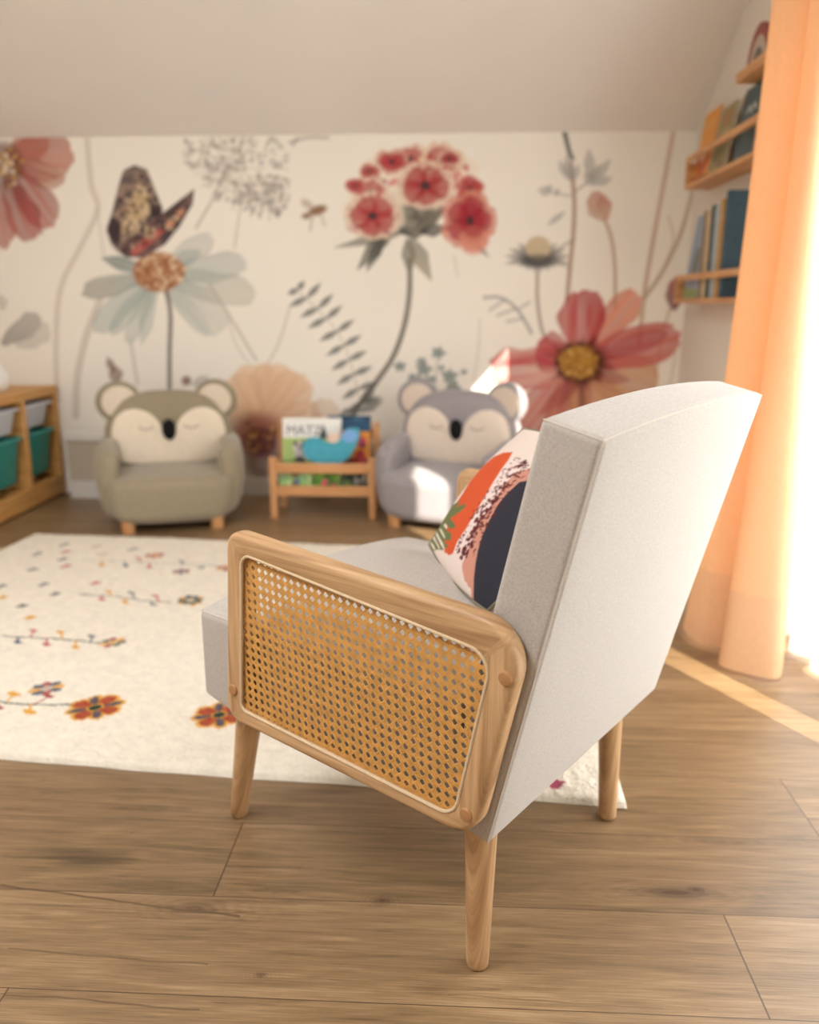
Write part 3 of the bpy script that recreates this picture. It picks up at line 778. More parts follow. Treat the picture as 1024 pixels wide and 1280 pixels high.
    p.stroke([(548, 445), (545, 470), (540, 500)], 2, (120, 126, 120), .5)
    # brown buds over the taupe koala chair
    p.petal((146, 480), (143, 456), 9, (130, 96, 82), (150, 112, 96), .85); p.petal((142, 466), (134, 446), 5, (120, 84, 74), (140, 100, 88), .85); p.stroke([(146, 475), (140, 510)], 4, (150, 138, 124), .6)
    p.blob(233, 476, 6, 6, (120, 72, 66), .8, soft=3); p.petal((240, 482), (262, 470), 6, (150, 150, 140), (170, 168, 156), .6)
mural(pt)
mw = MB()
mw.v = [tuple(p) for p in PW]
mw.f = [tuple(int(i) for i in f) for f in grid_faces(len(xs), len(zs))]
mw.uv = [(p[0], p[2]) for p in PW]
k0 = len(mw.v)
mw.box(((XL + XR) / 2, YB + .066, (ZK + .02) / 2), (XR - XL + .2, .12, ZK + .02))
wc = np.vstack([pt.c, np.tile(lin((226, 217, 205)), (len(mw.v) - k0, 1))])
struct(mw.build('wall_back', painted('mural_paper', 0.9, 0.1), colors=wc, smooth=False))

# ------------------------------------------------------------------ rug
RC = Vector((0.352, 1.432, 0)); RA = math.atan2(0.105, -1.29)          # near right corner; direction of its near edge
RU = Vector((math.cos(RA), math.sin(RA), 0)); RV = Vector((RU.y, -RU.x, 0))
RWD, RLN, RH = 2.24, 1.655, 0.016
nu, nv = 480, 385
uu = np.linspace(0, RWD, nu); vv = np.linspace(0, RLN, nv)
U, V = np.meshgrid(uu, vv, indexing='ij')
wobx = (vnoise(V.ravel() * 9, U.ravel() * 0, 5) - .5) * .012; woby = (vnoise(U.ravel() * 9, V.ravel() * 0, 6) - .5) * .012
rx = RC.x + RU.x * (U.ravel()) + RV.x * V.ravel() + wobx * RU.x; ry = RC.y + RU.y * U.ravel() + RV.y * V.ravel() + woby
edge = np.minimum(np.minimum(U, RWD - U), np.minimum(V, RLN - V)).ravel()
rz_ = RH * np.sqrt(np.clip(1 - (1 - np.clip(edge / .014, 0, 1)) ** 2, 0.0, 1)) + (RNG.random(U.size) - .5) * .0034 + (vnoise(U.ravel() * 60, V.ravel() * 60, 2) - .5) * .003
rz_ = np.where(edge < 1e-6, 0.001, np.maximum(rz_, 0.001))
RP = np.stack([rx, ry, rz_], 1)
rpx, rpy = to_px(np.stack([rx, ry, np.full_like(rx, RH)], 1))
# paint in metres along the rug, so motifs keep their own shape
rp = Paint(U.ravel(), V.ravel(), (240, 231, 214), 0.003)
rp.c *= (0.90 + 0.16 * RNG.random(U.size) * .6 + 0.10 * vnoise(U.ravel() * 55, V.ravel() * 55, 9))[:, None]
def ruv(x, y):
    q = Vector(on_floor(x, y, RH)) - RC
    return (q.dot(RU), q.dot(RV))
RED, BLU, YEL, GRN, PNK, GRY = (160, 44, 50), (36, 58, 96), (224, 164, 50), (44, 66, 62), (196, 92, 104), (124, 126, 130)
def flower(x, y, r_, cols, outline=None, core=GRN, n=8, rot=0.2):
    u, v = ruv(x, y)
    for k in range(n):
        a = rot + k * 2 * math.pi / n
        tip = (u + r_ * math.cos(a), v + r_ * math.sin(a))
        if outline: rp.petal((u, v), (u + r_ * 1.12 * math.cos(a), v + r_ * 1.12 * math.sin(a)), r_ * (.40 if k % 2 == 0 else .30), outline, outline, 1, blunt=.7, streak=0, broad=True)
    for k in range(n):
        a = rot + k * 2 * math.pi / n
        rp.petal((u + .3 * r_ * math.cos(a), v + .3 * r_ * math.sin(a)), (u + r_ * .98 * math.cos(a), v + r_ * .98 * math.sin(a)), r_ * ((.29 if k % 2 == 0 else .17) if outline else .27), cols[k % len(cols)], cols[k % len(cols)], 1, blunt=.65, streak=0, base_w=.6, broad=True)
    rp.blob(u, v, r_ * .24, r_ * .24, core, 1)
def stem(pts, c=GRN, w=.007, al=.9):
    rp.stroke([ruv(*q) for q in pts], w, c, al)
def sprig(x, y, dx, dy, c, s=.02):
    a = ruv(x, y); b = ruv(x + dx, y + dy)
    rp.stroke([a, b], .006, c, .95)
    rp.blob(b[0], b[1], s * .55, s * .4, c, .95)
    rp.blob(b[0] + s * .6, b[1] + s * .3, s * .4, s * .3, c, .95)
flower(121, 884, .062, [RED, BLU], YEL); flower(276, 893, .060, [RED, BLU], YEL, rot=.35)
stem([(-20, 872), (30, 880), (90, 881)]); sprig(12, 876, 8, -9, YEL, .025); sprig(45, 880, 18, -9, RED, .02); sprig(40, 881, 0, 10, YEL, .025); sprig(-2, 876, 4, 8, RED)
flower(57, 860, .042, [BLU, RED, BLU, YEL], None, (190, 170, 150))
stem([(-10, 795), (40, 798), (90, 800), (124, 803)]); flower(140, 803, .038, [GRN, RED, YEL, GRN], None, (220, 170, 60), 7)
sprig(20, 797, 2, 7, BLU); sprig(36, 797, 4, -8, PNK); sprig(56, 798, 2, 9, PNK); sprig(76, 799, -2, -8, YEL); sprig(94, 801, 2, 8, YEL); sprig(113, 803, 2, -8, GRY)
stem([(98, 743), (150, 747), (190, 751), (214, 753)], (120, 116, 112)); flower(238, 750, .045, [GRN, (40, 66, 74)], None, (216, 196, 150), 8); 
for dx, dy in ((-12, 4), (-10, -2), (10, 4), (14, -3), (2, 6)): u, v = ruv(238 + dx, 750 + dy); rp.blob(u, v, .010, .008, YEL, 1)
sprig(125, 745, 2, 5, PNK); sprig(138, 746, -2, -6, YEL); sprig(155, 747, 2, 6, YEL); sprig(168, 748, -2, -7, GRY); sprig(186, 750, 6, 6, GRY); sprig(198, 752, -2, -7, PNK)
stem([(104, 700), (150, 702), (200, 704), (250, 706), (290, 708)], (158, 152, 140), .006)
flower(192, 695, .04, [RED, (206, 110, 80)], None, YEL, 6); flower(226, 714, .034, [(120, 96, 110), BLU, RED], None, (150, 110, 110), 6); flower(282, 710, .04, [RED, YEL], None, RED, 6)
sprig(127, 702, 0, 5, YEL); sprig(155, 703, 2, 5, BLU); sprig(186, 704, 0, 6, PNK); sprig(175, 703, -2, -5, PNK); sprig(228, 706, 0, -5, GRY); sprig(255, 707, -4, 3, GRY)
for x, y, c in [(40, 711, GRY), (2, 732, GRY), (54, 730, GRY), (68, 742, GRY), (27, 757, (104, 104, 106)), (2, 746, YEL), (37, 772, YEL), (118, 729, PNK), (80, 680, GRY), (81, 689, PNK), (78, 698, GRY), (81, 707, PNK), (47, 691, GRY), (120, 682, (206, 190, 150)), (127, 692, (206, 190, 150)), (165, 686, GRY)]:
    sprig(x, y, 4, 0, c, .022); sprig(x + 3, y + 1, -5, 1, c, .018)
u, v = ruv(697, 978); rp.blob(u, v, .016, .012, (176, 84, 108), 1, wob=.3); rp.blob(u + .016, v - .006, .010, .008, (176, 84, 108), 1, wob=.2); rp.blob(u + .004, v - .015, .010, .008, (176, 84, 108), 1)
for x, y in [(470, 930), (640, 965), (420, 900)]:
    sprig(x, y, 6, 2, PNK); sprig(x - 30, y - 6, 4, -4, BLU)
rm = MB()
rm.v = [tuple(p) for p in RP]
rm.f = [tuple(int(i) for i in f) for f in grid_faces(nu, nv)]
rm.uv = [(0, 0)] * len(rm.v)
rug = rm.build('rug', painted('wool_pile', 1.0, 0.05, 0.9, 260, 0.03), colors=rp.c)
tag(rug, 'cream wool rug with small woven blue, red and yellow flowers on the oak floor', 'rug')

# ------------------------------------------------------------------ the armchair
AX, AY, ARZ = -0.049, 1.3738, 0.9592
chair = thing('armchair', 'light greige armchair with pale oak frame and woven cane arm panels', 'armchair', (AX, AY, 0), ARZ)

def rounded_quad(corners, radii, n=10, edge=14):
    """closed outline (list of (a,b)) through a rounded quadrilateral, with fixed sample count"""
    P = [Vector(c) for c in corners]; out = []
    for i in range(4):
        a, b, c_ = P[i - 1], P[i], P[(i + 1) % 4]
        d1 = (a - b).normalized(); d2 = (c_ - b).normalized()
        half = math.acos(max(-1, min(1, d1.dot(d2)))) / 2
        t = radii[i] / math.tan(half)
        cen = b + (d1 + d2).normalized() * (radii[i] / math.sin(half))
        s0 = b + d1 * t; s1 = b + d2 * t
        a0 = math.atan2(s0.y - cen.y, s0.x - cen.x); a1 = math.atan2(s1.y - cen.y, s1.x - cen.x)
        da = (a1 - a0 + math.pi) % (2 * math.pi) - math.pi
        arc = [cen + Vector((math.cos(a0 + da * k / n), math.sin(a0 + da * k / n))) * radii[i] for k in range(n + 1)]
        nxt = P[(i + 1) % 4]
        out.append((arc, s1))
    res = []
    for i in range(4):
        arc, s1 = out[i]; nx = out[(i + 1) % 4][0][0]
        res += arc
        res += [s1.lerp(nx, k / edge) for k in range(1, edge)]
    return res

ARM_OUT = [(0.128, 0.620), (-0.397, 0.586), (-0.328, 0.281), (0.154, 0.300)]      # (y, z): front top, rear top, rear bottom, front bottom
ARM_IN = [(0.0954, 0.5881), (-0.3502, 0.5451), (-0.2973, 0.3045), (0.1151, 0.3254)]
ARM_X, ARM_T = 0.3216, 0.032
def make_arm(sign):
    root = chair
    outer = rounded_quad(ARM_OUT, [0.026, 0.058, 0.052, 0.030])
    inner = rounded_quad(ARM_IN, [0.020, 0.030, 0.030, 0.014])
    x0, x1 = ARM_X, ARM_X - ARM_T
    b = 0.008
    rings = []; uvs = []
    n = len(outer); lens = [0]
    for i in range(1, n): lens.append(lens[-1] + (outer[i] - outer[i - 1]).length)
    q = n // 4
    def ring(x, f_in, f_off):
        r_ = []
        for i in range(n):
            o, ii = outer[i], inner[i]; d = (o - ii).normalized(); L_ = (o - ii).length
            p = ii + d * (L_ * f_in + f_off)
            r_.append((sign * x, p.x, p.y))
        return r_
    spec = [(x1, 0, 0), (x1, 0, .004), (x1, 1, -.010), (x1 + .003, 1, -.004), (x1 + .008, 1, -.001), (x1 + .011, 1, 0), (x0 - .0085, 1, 0), (x0 - .0045, 1, -.0012), (x0 - .002, 1, -.0034), (x0 - .0006, 1, -.006), (x0, 1, -.0085), (x0, 0, .003), (x0 - .002, 0, 0)]
    for s_ in spec: rings.append(ring(*s_))
    f = MB(); V_, F_, UV_ = [], [], []
    for k, r_ in enumerate(rings):
        for i, p in enumerate(r_):
            V_.append(p)
            side = (i - 5) // q % 4
            if side in (1, 3): UV_.append((p[2] + side * 3.3, p[1] * .9 + p[0] * .7 + side))
            else: UV_.append((p[1] + side * 2.1, p[2] * .9 + p[0] * .7 + side))
    m = len(rings)
    for k in range(m):
        for i in range(n):
            a = k * n + i; b_ = k * n + (i + 1) % n; c_ = ((k + 1) % m) * n + (i + 1) % n; d_ = ((k + 1) % m) * n + i
            F_.append((a, b_, c_, d_))
    f.add(V_, F_, UV_)
    fr = f.build('arm_frame', OAK, root, autos=60)
    # cord around the opening, on both faces
    cd = MB()
    cd.tube([(sign * (x0 - .001), p.x, p.y) for p in inner], .0026, 8, closed=True)
    cd.build('border_cord', CORD, fr)
    # dowel caps
    for (y, z) in ((-.3686, .5217), (-.317, .3175), (.130, .3555)):
        m_ = MB(); rr = .0095
        prof = [(0.0, rr), (.0025, rr), (.0042, rr * .85), (.005, rr * .4)]
        m_.rings([[(sign * (x0 - .001 + px_), y + r_ * math.cos(t * math.pi / 10), z + r_ * math.sin(t * math.pi / 10)) for t in range(20)] for px_, r_ in prof])
        m_.build('dowel_cap', OAKCAP, fr, autos=30)
    # woven cane: pairs of uprights and rails plus both diagonals, real gaps between the strands
    cn = MB(); P = 0.0136; xc = x0 - .007
    I = [Vector(c_) for c_ in ARM_IN]
    cen = sum(I, Vector((0, 0))) / 4
    clip = [c_ + (c_ - cen).normalized() * 0.008 for c_ in I]
    def clip_line(p, d):
        t0, t1 = -2.0, 2.0
        for i in range(4):
            a, b_ = clip[i], clip[(i + 1) % 4]; e = b_ - a; nrm = Vector((-e.y, e.x))
            if nrm.dot(cen - a) < 0: nrm = -nrm
            den = nrm.dot(d); num = nrm.dot(a - p)
            if abs(den) < 1e-9:
                if num > 0: return None
                continue
            t = num / den
            if den > 0: t0 = max(t0, t)
            else: t1 = min(t1, t)
        return (t0, t1) if t1 - t0 > 0.004 else None
    def strand(p, d, w_, layer, ph, amp=.0004):
        r_ = clip_line(p, d)
        if not r_: return
        nn = max(2, int((r_[1] - r_[0]) / (P / 2)) + 1)
        sd_ = Vector((-d.y, d.x)); A, B, C_, D_ = [], [], [], []
        for k in range(nn + 1):
            t = r_[0] + (r_[1] - r_[0]) * k / nn
            c_ = p + d * t
            dx = layer + amp * math.cos(t / P * 2 * math.pi + ph)
            for L_, off, xx in ((A, -w_ / 2, -.0002), (B, 0, .0007), (C_, w_ / 2, -.0002), (D_, 0, -.0005)):
                q_ = c_ + sd_ * off; L_.append((sign * (xc + dx + xx), q_.x, q_.y))
        rings_ = [[A[k], B[k], C_[k], D_[k]] for k in range(nn + 1)]
        cn.rings(rings_)
    # lattice axes follow the panel's own slanted sides
    up = Vector((0.03, 1)).normalized(); al = Vector((1, 0.06)).normalized()
    N_ = 45
    for k in range(-N_, N_):
        for s_ in (-1, 1):
            strand(cen + al * (k * P + s_ * .00135), up, .0025, 0, math.pi * (k % 2) + (s_ > 0) * 1.5)
            strand(cen + up * (k * P + s_ * .00135), al, .0025, 0, math.pi * (k % 2) + 3.1 + (s_ > 0) * 1.5)
    d1 = (al + up).normalized(); d2 = (al - up).normalized()
    for k in range(-2 * N_, 2 * N_):
        strand(cen + al * (k + .5) * P, d1, .0031, .0005, 0, .0003)
        strand(cen + al * (k + .5) * P, d2, .0031, -.0002, 0, .0003)
    cn.build('cane_webbing', CANE, fr, autos=80)
for sg in (-1, 1): make_arm(sg)

# backrest: slab leaning backwards
bd = Vector((-0.134, 0.556)); BLn = bd.length; bd.normalize(); bf = Vector((bd.y, -bd.x))
BT, BW = 0.080, 0.2870
def back_pt(p):
    # p: (x, t, s) centred; s along the slope, t forward
    s_ = p[2] + BLn / 2; t_ = p[1] + BT / 2; x = p[0]
    k = s_ / BLn
    x = x * (1 + 0.012 * k) + (0.010 * k if x > 0 else 0) * (x / BW)
    crown = 0.012 * (1 - (x / BW) ** 2) * max(0, (k - .8) / .2)
    s_ += crown
    if p[1] > 0: t_ += 0.010 * (1 - (p[0] / BW) ** 2) * math.sin(max(0, min(1, k)) * math.pi)
    y = -0.3283 + bd.x * s_ + bf.x * t_; z = 0.255 + bd.y * s_ + bf.y * t_
    return (x, y, z)
V_, F_ = soft_box(14, (BW, BT / 2, BLn / 2), .010, back_pt)
back = MB().add(V_, F_).build('backrest', LINEN, chair, autos=75)
def back_line(pts, r_, name, m):
    q = []
    for i in range(len(pts) - 1):
        for k in range(10):
            a = Vector(pts[i]).lerp(Vector(pts[i + 1]), k / 10); q.append(back_pt(a))
    q.append(back_pt(pts[-1]))
    return MB().tube(q, r_, 6).build(name, m, back)
h = BLn / 2 - .0028; tt = BT / 2 - .0028; ww = BW - .0028
for sx in (-1, 1):
    back_line([(sx * ww, -tt, -h), (sx * ww, -tt, h)], .0013, 'seam', SEAM)
    back_line([(sx * ww, -tt, h), (sx * ww, tt, h)], .0013, 'seam', SEAM)
back_line([(-ww, -tt, h), (ww, -tt, h)], .0013, 'seam', SEAM)

# seat: upholstered block with a crowned top, its front standing proud of the arms
def seat_pt(p):
    x, y, z = p
    k = (z + .09) / .18
    u = x / .286; v = (y + 0) / .26
    crown = .050 * max(0, 1 - u * u) ** .8 * max(0, 1 - ((y - .02) / .30) ** 2) ** .7
    z2 = z + crown * max(0, min(1, k)) ** 2
    y2 = y
    if y > .17: z2 += .02 * (y - .17) / .09 * (1 - k) * 1.0
    return (x, y2 - .012, z2 + .362)
V_, F_ = soft_box(18, (.286, .268, .088), .013, seat_pt)
seat = MB().add(V_, F_).build('seat', LINEN, chair, autos=75)
sm = MB(); ww, hh, zz = .2822, .2642, .0842
ring = []
for a, b in (((-ww, -hh), (-ww, hh)), ((-ww, hh), (ww, hh)), ((ww, hh), (ww, -hh))):
    for k in range(16): ring.append(seat_pt((a[0] + (b[0] - a[0]) * k / 16, a[1] + (b[1] - a[1]) * k / 16, zz)))
sm.tube(ring, .0014, 6)
sm.build('seam', SEAM, seat)

# tapered legs
def leg(top, bot, r0=.0245, r1=.0165):
    pts, rr = [], []
    T_, B_ = Vector(top), Vector(bot)
    for k in range(13):
        t = k / 12; pts.append(T_.lerp(B_, t)); rr.append(r0 + (r1 - r0) * t)
    d = (B_ - T_).normalized()
    pts[-1] = B_ - d * .004; pts.append(B_ - d * .001); rr.append(r1 - .0025); pts.append(B_); rr.append(r1 - .006)
    return MB().tube(pts, rr, 24).build('leg', OAK, chair, autos=50)
leg((-.245, -.292, .295), (-.2293, -.2805, 0)); leg((.235, -.264, .295), (.2264, -.2772, 0))
leg((-.228, .195, .30), (-.1994, .2864, 0), .025, .0160); leg((.228, .195, .30), (.1994, .2864, .012), .025, .0160)

# ------------------------------------------------------------------ throw pillow
PB = Vector((.126, .075, .502)); pw = Vector((-.64, -.77, 0)).normalized()
ph_ = Vector((.77, -.64, 0)).normalized(); ps = (Vector((0, 0, 1)) * math.cos(R(40)) + ph_ * math.sin(R(40)))
pn = pw.cross(ps).normalized()
if pn.dot(Vector((-1.1, -.83, .95)) - PB) < 0: pn = -pn
PWD, PHT = .365, .285
nu, nv = 150, 110
uu = np.linspace(0, 1, nu); vv = np.linspace(0, 1, nv); U, V = np.meshgrid(uu, vv, indexing='ij'); U = U.ravel(); V = V.ravel()
pin = .035
us = U * PWD + pin * (0.5 - U) * 2 * (np.sin(V * np.pi) * .0 + 4 * (V - .5) ** 2 * 0) ; vs_ = V * PHT
us = us + .026 * np.sin(V * np.pi) * (U - .5) * 2; vs_ = vs_ + .010 * np.sin(U * np.pi) * (V - .5) * 2
puff = .042 * (np.clip(np.sin(U * np.pi), 0, 1) ** .55) * (np.clip(np.sin(V * np.pi), 0, 1) ** .55)
front = [PB + pw * float(a) + ps * float(b) + pn * float(c_) for a, b, c_ in zip(us, vs_, puff)]
CM = Matrix.Translation((AX, AY, 0)) @ Matrix.Rotation(ARZ, 4, 'Z')
qx, qy = to_px(np.array([tuple(CM @ p) for p in front]))
pp = Paint(qx, qy, (226, 210, 200), .7)
OR, SALM, NAVY, LEAF, SPOT = (208, 90, 54), (202, 144, 126), (54, 54, 62), (110, 116, 76), (96, 40, 40)
def Z4(pts): return [(520 + x / 6.4, 540 + y / 6.4) for x, y in pts]
pp.poly(Z4([(905, 290), (780, 330), (700, 400), (640, 470), (560, 560), (520, 640), (430, 830), (370, 980), (370, 1100), (390, 1190), (440, 1260), (460, 1500), (1400, 1500), (1400, 200)]), SALM, 1)
pp.poly(Z4([(860, 215), (760, 240), (690, 300), (560, 480), (470, 640), (330, 890), (300, 990), (330, 1090), (370, 1060), (430, 900), (520, 700), (620, 560), (700, 430), (800, 330), (880, 300)]), (230, 210, 204), 1)
pp.poly(Z4([(775, 160), (700, 165), (620, 200), (520, 290), (430, 400), (370, 500), (300, 600), (250, 700), (220, 830), (228, 960), (262, 985), (295, 975), (330, 880), (420, 740), (520, 570), (620, 400), (690, 290), (740, 225)]), OR, 1)
pp.poly(Z4([(830, 400), (785, 440), (720, 500), (650, 590), (580, 720), (530, 830), (495, 950), (475, 1060), (462, 1180), (460, 1290), (470, 1500), (1400, 1500), (1400, 300)]), NAVY, 1)
rnd = random.Random(9)
for k in range(300):
    t = rnd.random(); a = np.array([(860, 235), (590, 480), (345, 1010)])
    b = a[0] * (1 - t) ** 2 + 2 * a[1] * t * (1 - t) + a[2] * t * t
    off = rnd.uniform(-1, 1); off = 88 * off * (.55 + .45 * abs(off))
    x_, y_ = b[0] + off * .85 + 18, b[1] + off * .5
    sz = rnd.uniform(6, 19) * (1.1 - abs(off) / 130) * (.65 + .45 * t)
    pp.blob(520 + x_ / 6.4, 540 + y_ / 6.4, max(sz * .75, 3) / 6.4, max(sz * 1.15, 4) / 6.4, SPOT, .95, rot=rnd.uniform(.1, .7), soft=.9)
pp.poly(Z4([(20, 860), (60, 850), (150, 800), (170, 720), (230, 630), (300, 580), (350, 548), (345, 575), (318, 605), (360, 585), (400, 575), (395, 600), (350, 640), (275, 690), (300, 720), (318, 750), (300, 775), (262, 770), (240, 740), (232, 745), (250, 790), (285, 810), (285, 850), (262, 872), (240, 868), (225, 850), (235, 890), (258, 910), (220, 945), (170, 940), (130, 960), (60, 960)]), LEAF, 1)
for q0, q1 in (((130, 820), (185, 925)), ((160, 805), (225, 930)), ((195, 780), (228, 840)), ((95, 850), (150, 935)), ((232, 742), (245, 765))):
    pp.stroke(Z4([q0, q1]), 2.2, (236, 222, 206), .95)
pm = MB()
rear = [PB + pw * float(a) + ps * float(b) - pn * float(c_) * .6 for a, b, c_ in zip(us, vs_, puff)]
F_ = grid_faces(nu, nv)
pm.add(front, [tuple(int(i) for i in f) for f in F_]); pm.add(rear, [tuple(int(i) for i in f)[::-1] for f in F_])
colp = np.vstack([pp.c, np.tile(lin((228, 212, 200)), (len(rear), 1))])
pm.v = [tuple(CM @ Vector(p)) for p in pm.v]
pil = pm.build('throw_pillow', painted('printed_cotton', .9, .1, .15, 900), colors=colp)
tag(pil, 'printed throw pillow with orange, pink, navy and green leaf shapes, leaning in the armchair', 'pillow')
# welted edge of the pillow
ring = [front[i * nv] for i in range(0, nu, 3)] + [front[(nu - 1) * nv + j] for j in range(0, nv, 3)] + [front[i * nv + nv - 1] for i in range(nu - 1, -1, -3)] + [front[j] for j in range(nv - 1, -1, -3)]
MB().tube([CM @ Vector(p) for p in ring], .0028, 6, closed=True).build('edge_welt', fabric('pillow_edge', (120, 112, 92)), pil)

# ------------------------------------------------------------------ koala armchairs
NOSE = plain('black_plush', (22, 20, 22), .8, .2)
EYE = plain('eye_thread', (168, 156, 142), .8, .2)
def koala(label, cloc, rzk, body_c, face_c, inner_c):
    root = thing('koala_armchair', label, 'armchair', cloc, rzk, 'koala armchairs by the mural wall')
    BODY = fabric('koala_plush', body_c, 300, .06, .2, .4); FACE = fabric('koala_face', face_c, 300, .04, .15, .4); INN = fabric('koala_ear_inside', inner_c, 300, .04, .15, .4)
    # local frame: front is -Y; origin on the floor at the centre
    def seat_d(p):
        x, y, z = p
        k = 1 - .10 * max(0, -z / .09)
        bulge = .035 * (1 - (x / .25) ** 2)
        y2 = y - (bulge if y < 0 else 0) * min(1, -y / .1)
        z2 = z + (.022 * (1 - (x / .25) ** 2) * (1 - (y / .25) ** 2) if z > 0 else 0)
        return (x * k, y2, z2 + .137)
    V_, F_ = soft_box(10, (.256, .245, .096), .045, seat_d)
    MB().add(V_, F_).build('seat', BODY, root)
    # backrest: head-shaped shell, front at y = yf(x,z)
    HW, HZ = .288, .54
    def outline(a):      # half-outline of the head as superellipse around (0,.30)
        e = 2.7 if math.sin(a) > 0 else 3.0
        c_, s_ = math.cos(a), math.sin(a)
        r_ = (abs(c_ / HW) ** e + abs(s_ / (.275 if s_ > 0 else .23)) ** e) ** (-1 / e)
        return (r_ * c_, .300 + r_ * s_)
    N_ = 64
    def shell(fr, y): return [(x * fr, y, .300 + (z - .300) * fr) for x, z in (outline(2 * math.pi * k / N_) for k in range(N_))]
    prof = [(.03, .070), (.3, .069), (.6, .066), (.8, .062), (.92, .070), (.985, .092), (1.0, .120), (.985, .160), (.92, .186), (.8, .200), (.5, .205), (.03, .206)]
    MB().rings([shell(a, b) for a, b in prof]).build('backrest', BODY, root)
    def yf(x, z):
        a = math.atan2(z - .3, x); ox, oz = outline(a)
        fr = min(1, math.hypot(x, z - .3) / math.hypot(ox, oz - .3))
        return float(np.interp(fr, [p_[0] for p_ in prof[:7]], [p_[1] for p_ in prof[:7]]))
    # cream face patch: two lobes with a peak of fur down to the nose
    fp = [(-.175, -.145), (-.232, -.09), (-.252, -.03), (-.246, .03), (-.222, .075), (-.18, .100), (-.135, .104), (-.09, .088), (-.052, .055), (-.028, .015), (0, -.005)]
    fp = fp + [(-a, b) for a, b in fp[-2::-1]]
    pts = [Vector((a, b + .395)) for a, b in fp]
    sm_ = []
    n_ = len(pts)
    for k in range(n_):
        a, b, c_, d_ = pts[k - 1], pts[k], pts[(k + 1) % n_], pts[(k + 2) % n_]
        for t in (0, .25, .5, .75):
            sm_.append(.5 * ((2 * b) + (c_ - a) * t + (2 * a - 5 * b + 4 * c_ - d_) * t * t + (3 * b - a - 3 * c_ + d_) * t ** 3))
    cen = Vector((0, .335))
    fm = MB(); rings_ = []
    for fr, lift in ((.02, .011), (.25, .011), (.5, .0105), (.7, .0095), (.85, .008), (.94, .005), (.985, .001), (1.0, -.006)):
        rr = []
        for q in sm_:
            w_ = cen + (q - cen) * fr; rr.append((w_.x, yf(w_.x, w_.y) - lift, w_.y))
        rings_.append(rr)
    fm.rings(rings_, cap=False)
    fm.f.append(tuple(range(len(sm_))))
    face = fm.build('face', FACE, root)
    MB().ellipsoid((0, yf(0, .40) - .016, .402), (.030, .024, .048), 20, 14).build('nose', NOSE, face)
    for sx in (-1, 1):
        e = MB(); q = []
        for k in range(9):
            a = math.pi * (1.1 + .8 * k / 8); x_, z_ = sx * .098 + .034 * math.cos(a), .425 + .020 * math.sin(a)
            q.append((x_, yf(x_, z_) - .011, z_))
        e.tube(q, .0032, 6)
        e.build('eye', EYE, face)
    # ears
    for sx in (-1, 1):
        rot = Matrix.Rotation(R(-12) * sx, 3, 'Z')
        c_ = Vector((sx * .212, .125, .525))
        ear = MB(); rg = []
        for fr, y in ((.05, -.028), (.6, -.029), (.85, -.026), (.97, -.014), (1, 0), (.97, .014), (.8, .026), (.05, .030)):
            rg.append([c_ + rot @ Vector((.100 * fr * math.cos(2 * math.pi * k / 32), y, .094 * fr * math.sin(2 * math.pi * k / 32))) for k in range(32)])
        ear.rings(rg)
        eo = ear.build('ear', BODY, root)
        inn = MB(); rg = []
        for fr, y in ((.05, -.036), (.5, -.036), (.68, -.034), (.76, -.029), (.78, -.022)):
            rg.append([c_ + rot @ Vector((.100 * fr * math.cos(2 * math.pi * k / 32), y, .094 * fr * math.sin(2 * math.pi * k / 32))) for k in range(32)])
        inn.rings(rg)
        inn.build('inner_ear', INN, eo)
    # arms: upright rounded pads that wrap round the sides
    for sx in (-1, 1):
        def arm_d(p, sx=sx):
            x, y, z = p
            k = (z + .155) / .31
            z2 = z - .035 * max(0, (-y) / .2) * max(0, k) ** 2
            bow = .018 * math.sin(max(0, min(1, k)) * math.pi)
            x2 = x + sx * (bow - .02 * (1 - k) ** 2)
            x2 -= sx * .035 * max(0, -y / .2) ** 2
            return (sx * .262 + x2, y - .015, z2 + .212)
        V_, F_ = soft_box(6, (.046, .19, .160), .042, arm_d)
        MB().add(V_, F_).build('armrest', BODY, root)
    for x_, y_ in ((-.185, -.215), (.185, -.215), (-.175, .15), (.175, .15)):
        f = MB(); f.tube([(x_, y_, .075), (x_, y_, .006), (x_, y_, .001), (x_, y_, 0)], [.030, .028, .0265, .020], 20)
        f.build('foot', BIRCH, root)
    return root
koala('taupe koala-faced child armchair with cream face, left of the book rack', (-1.255, 3.585, 0), R(17), (150, 138, 114), (230, 216, 194), (216, 202, 182))
koala('grey koala-faced child armchair partly behind the big armchair', (.005, 3.64, 0), R(-20), (156, 150, 152), (228, 214, 198), (212, 196, 180))

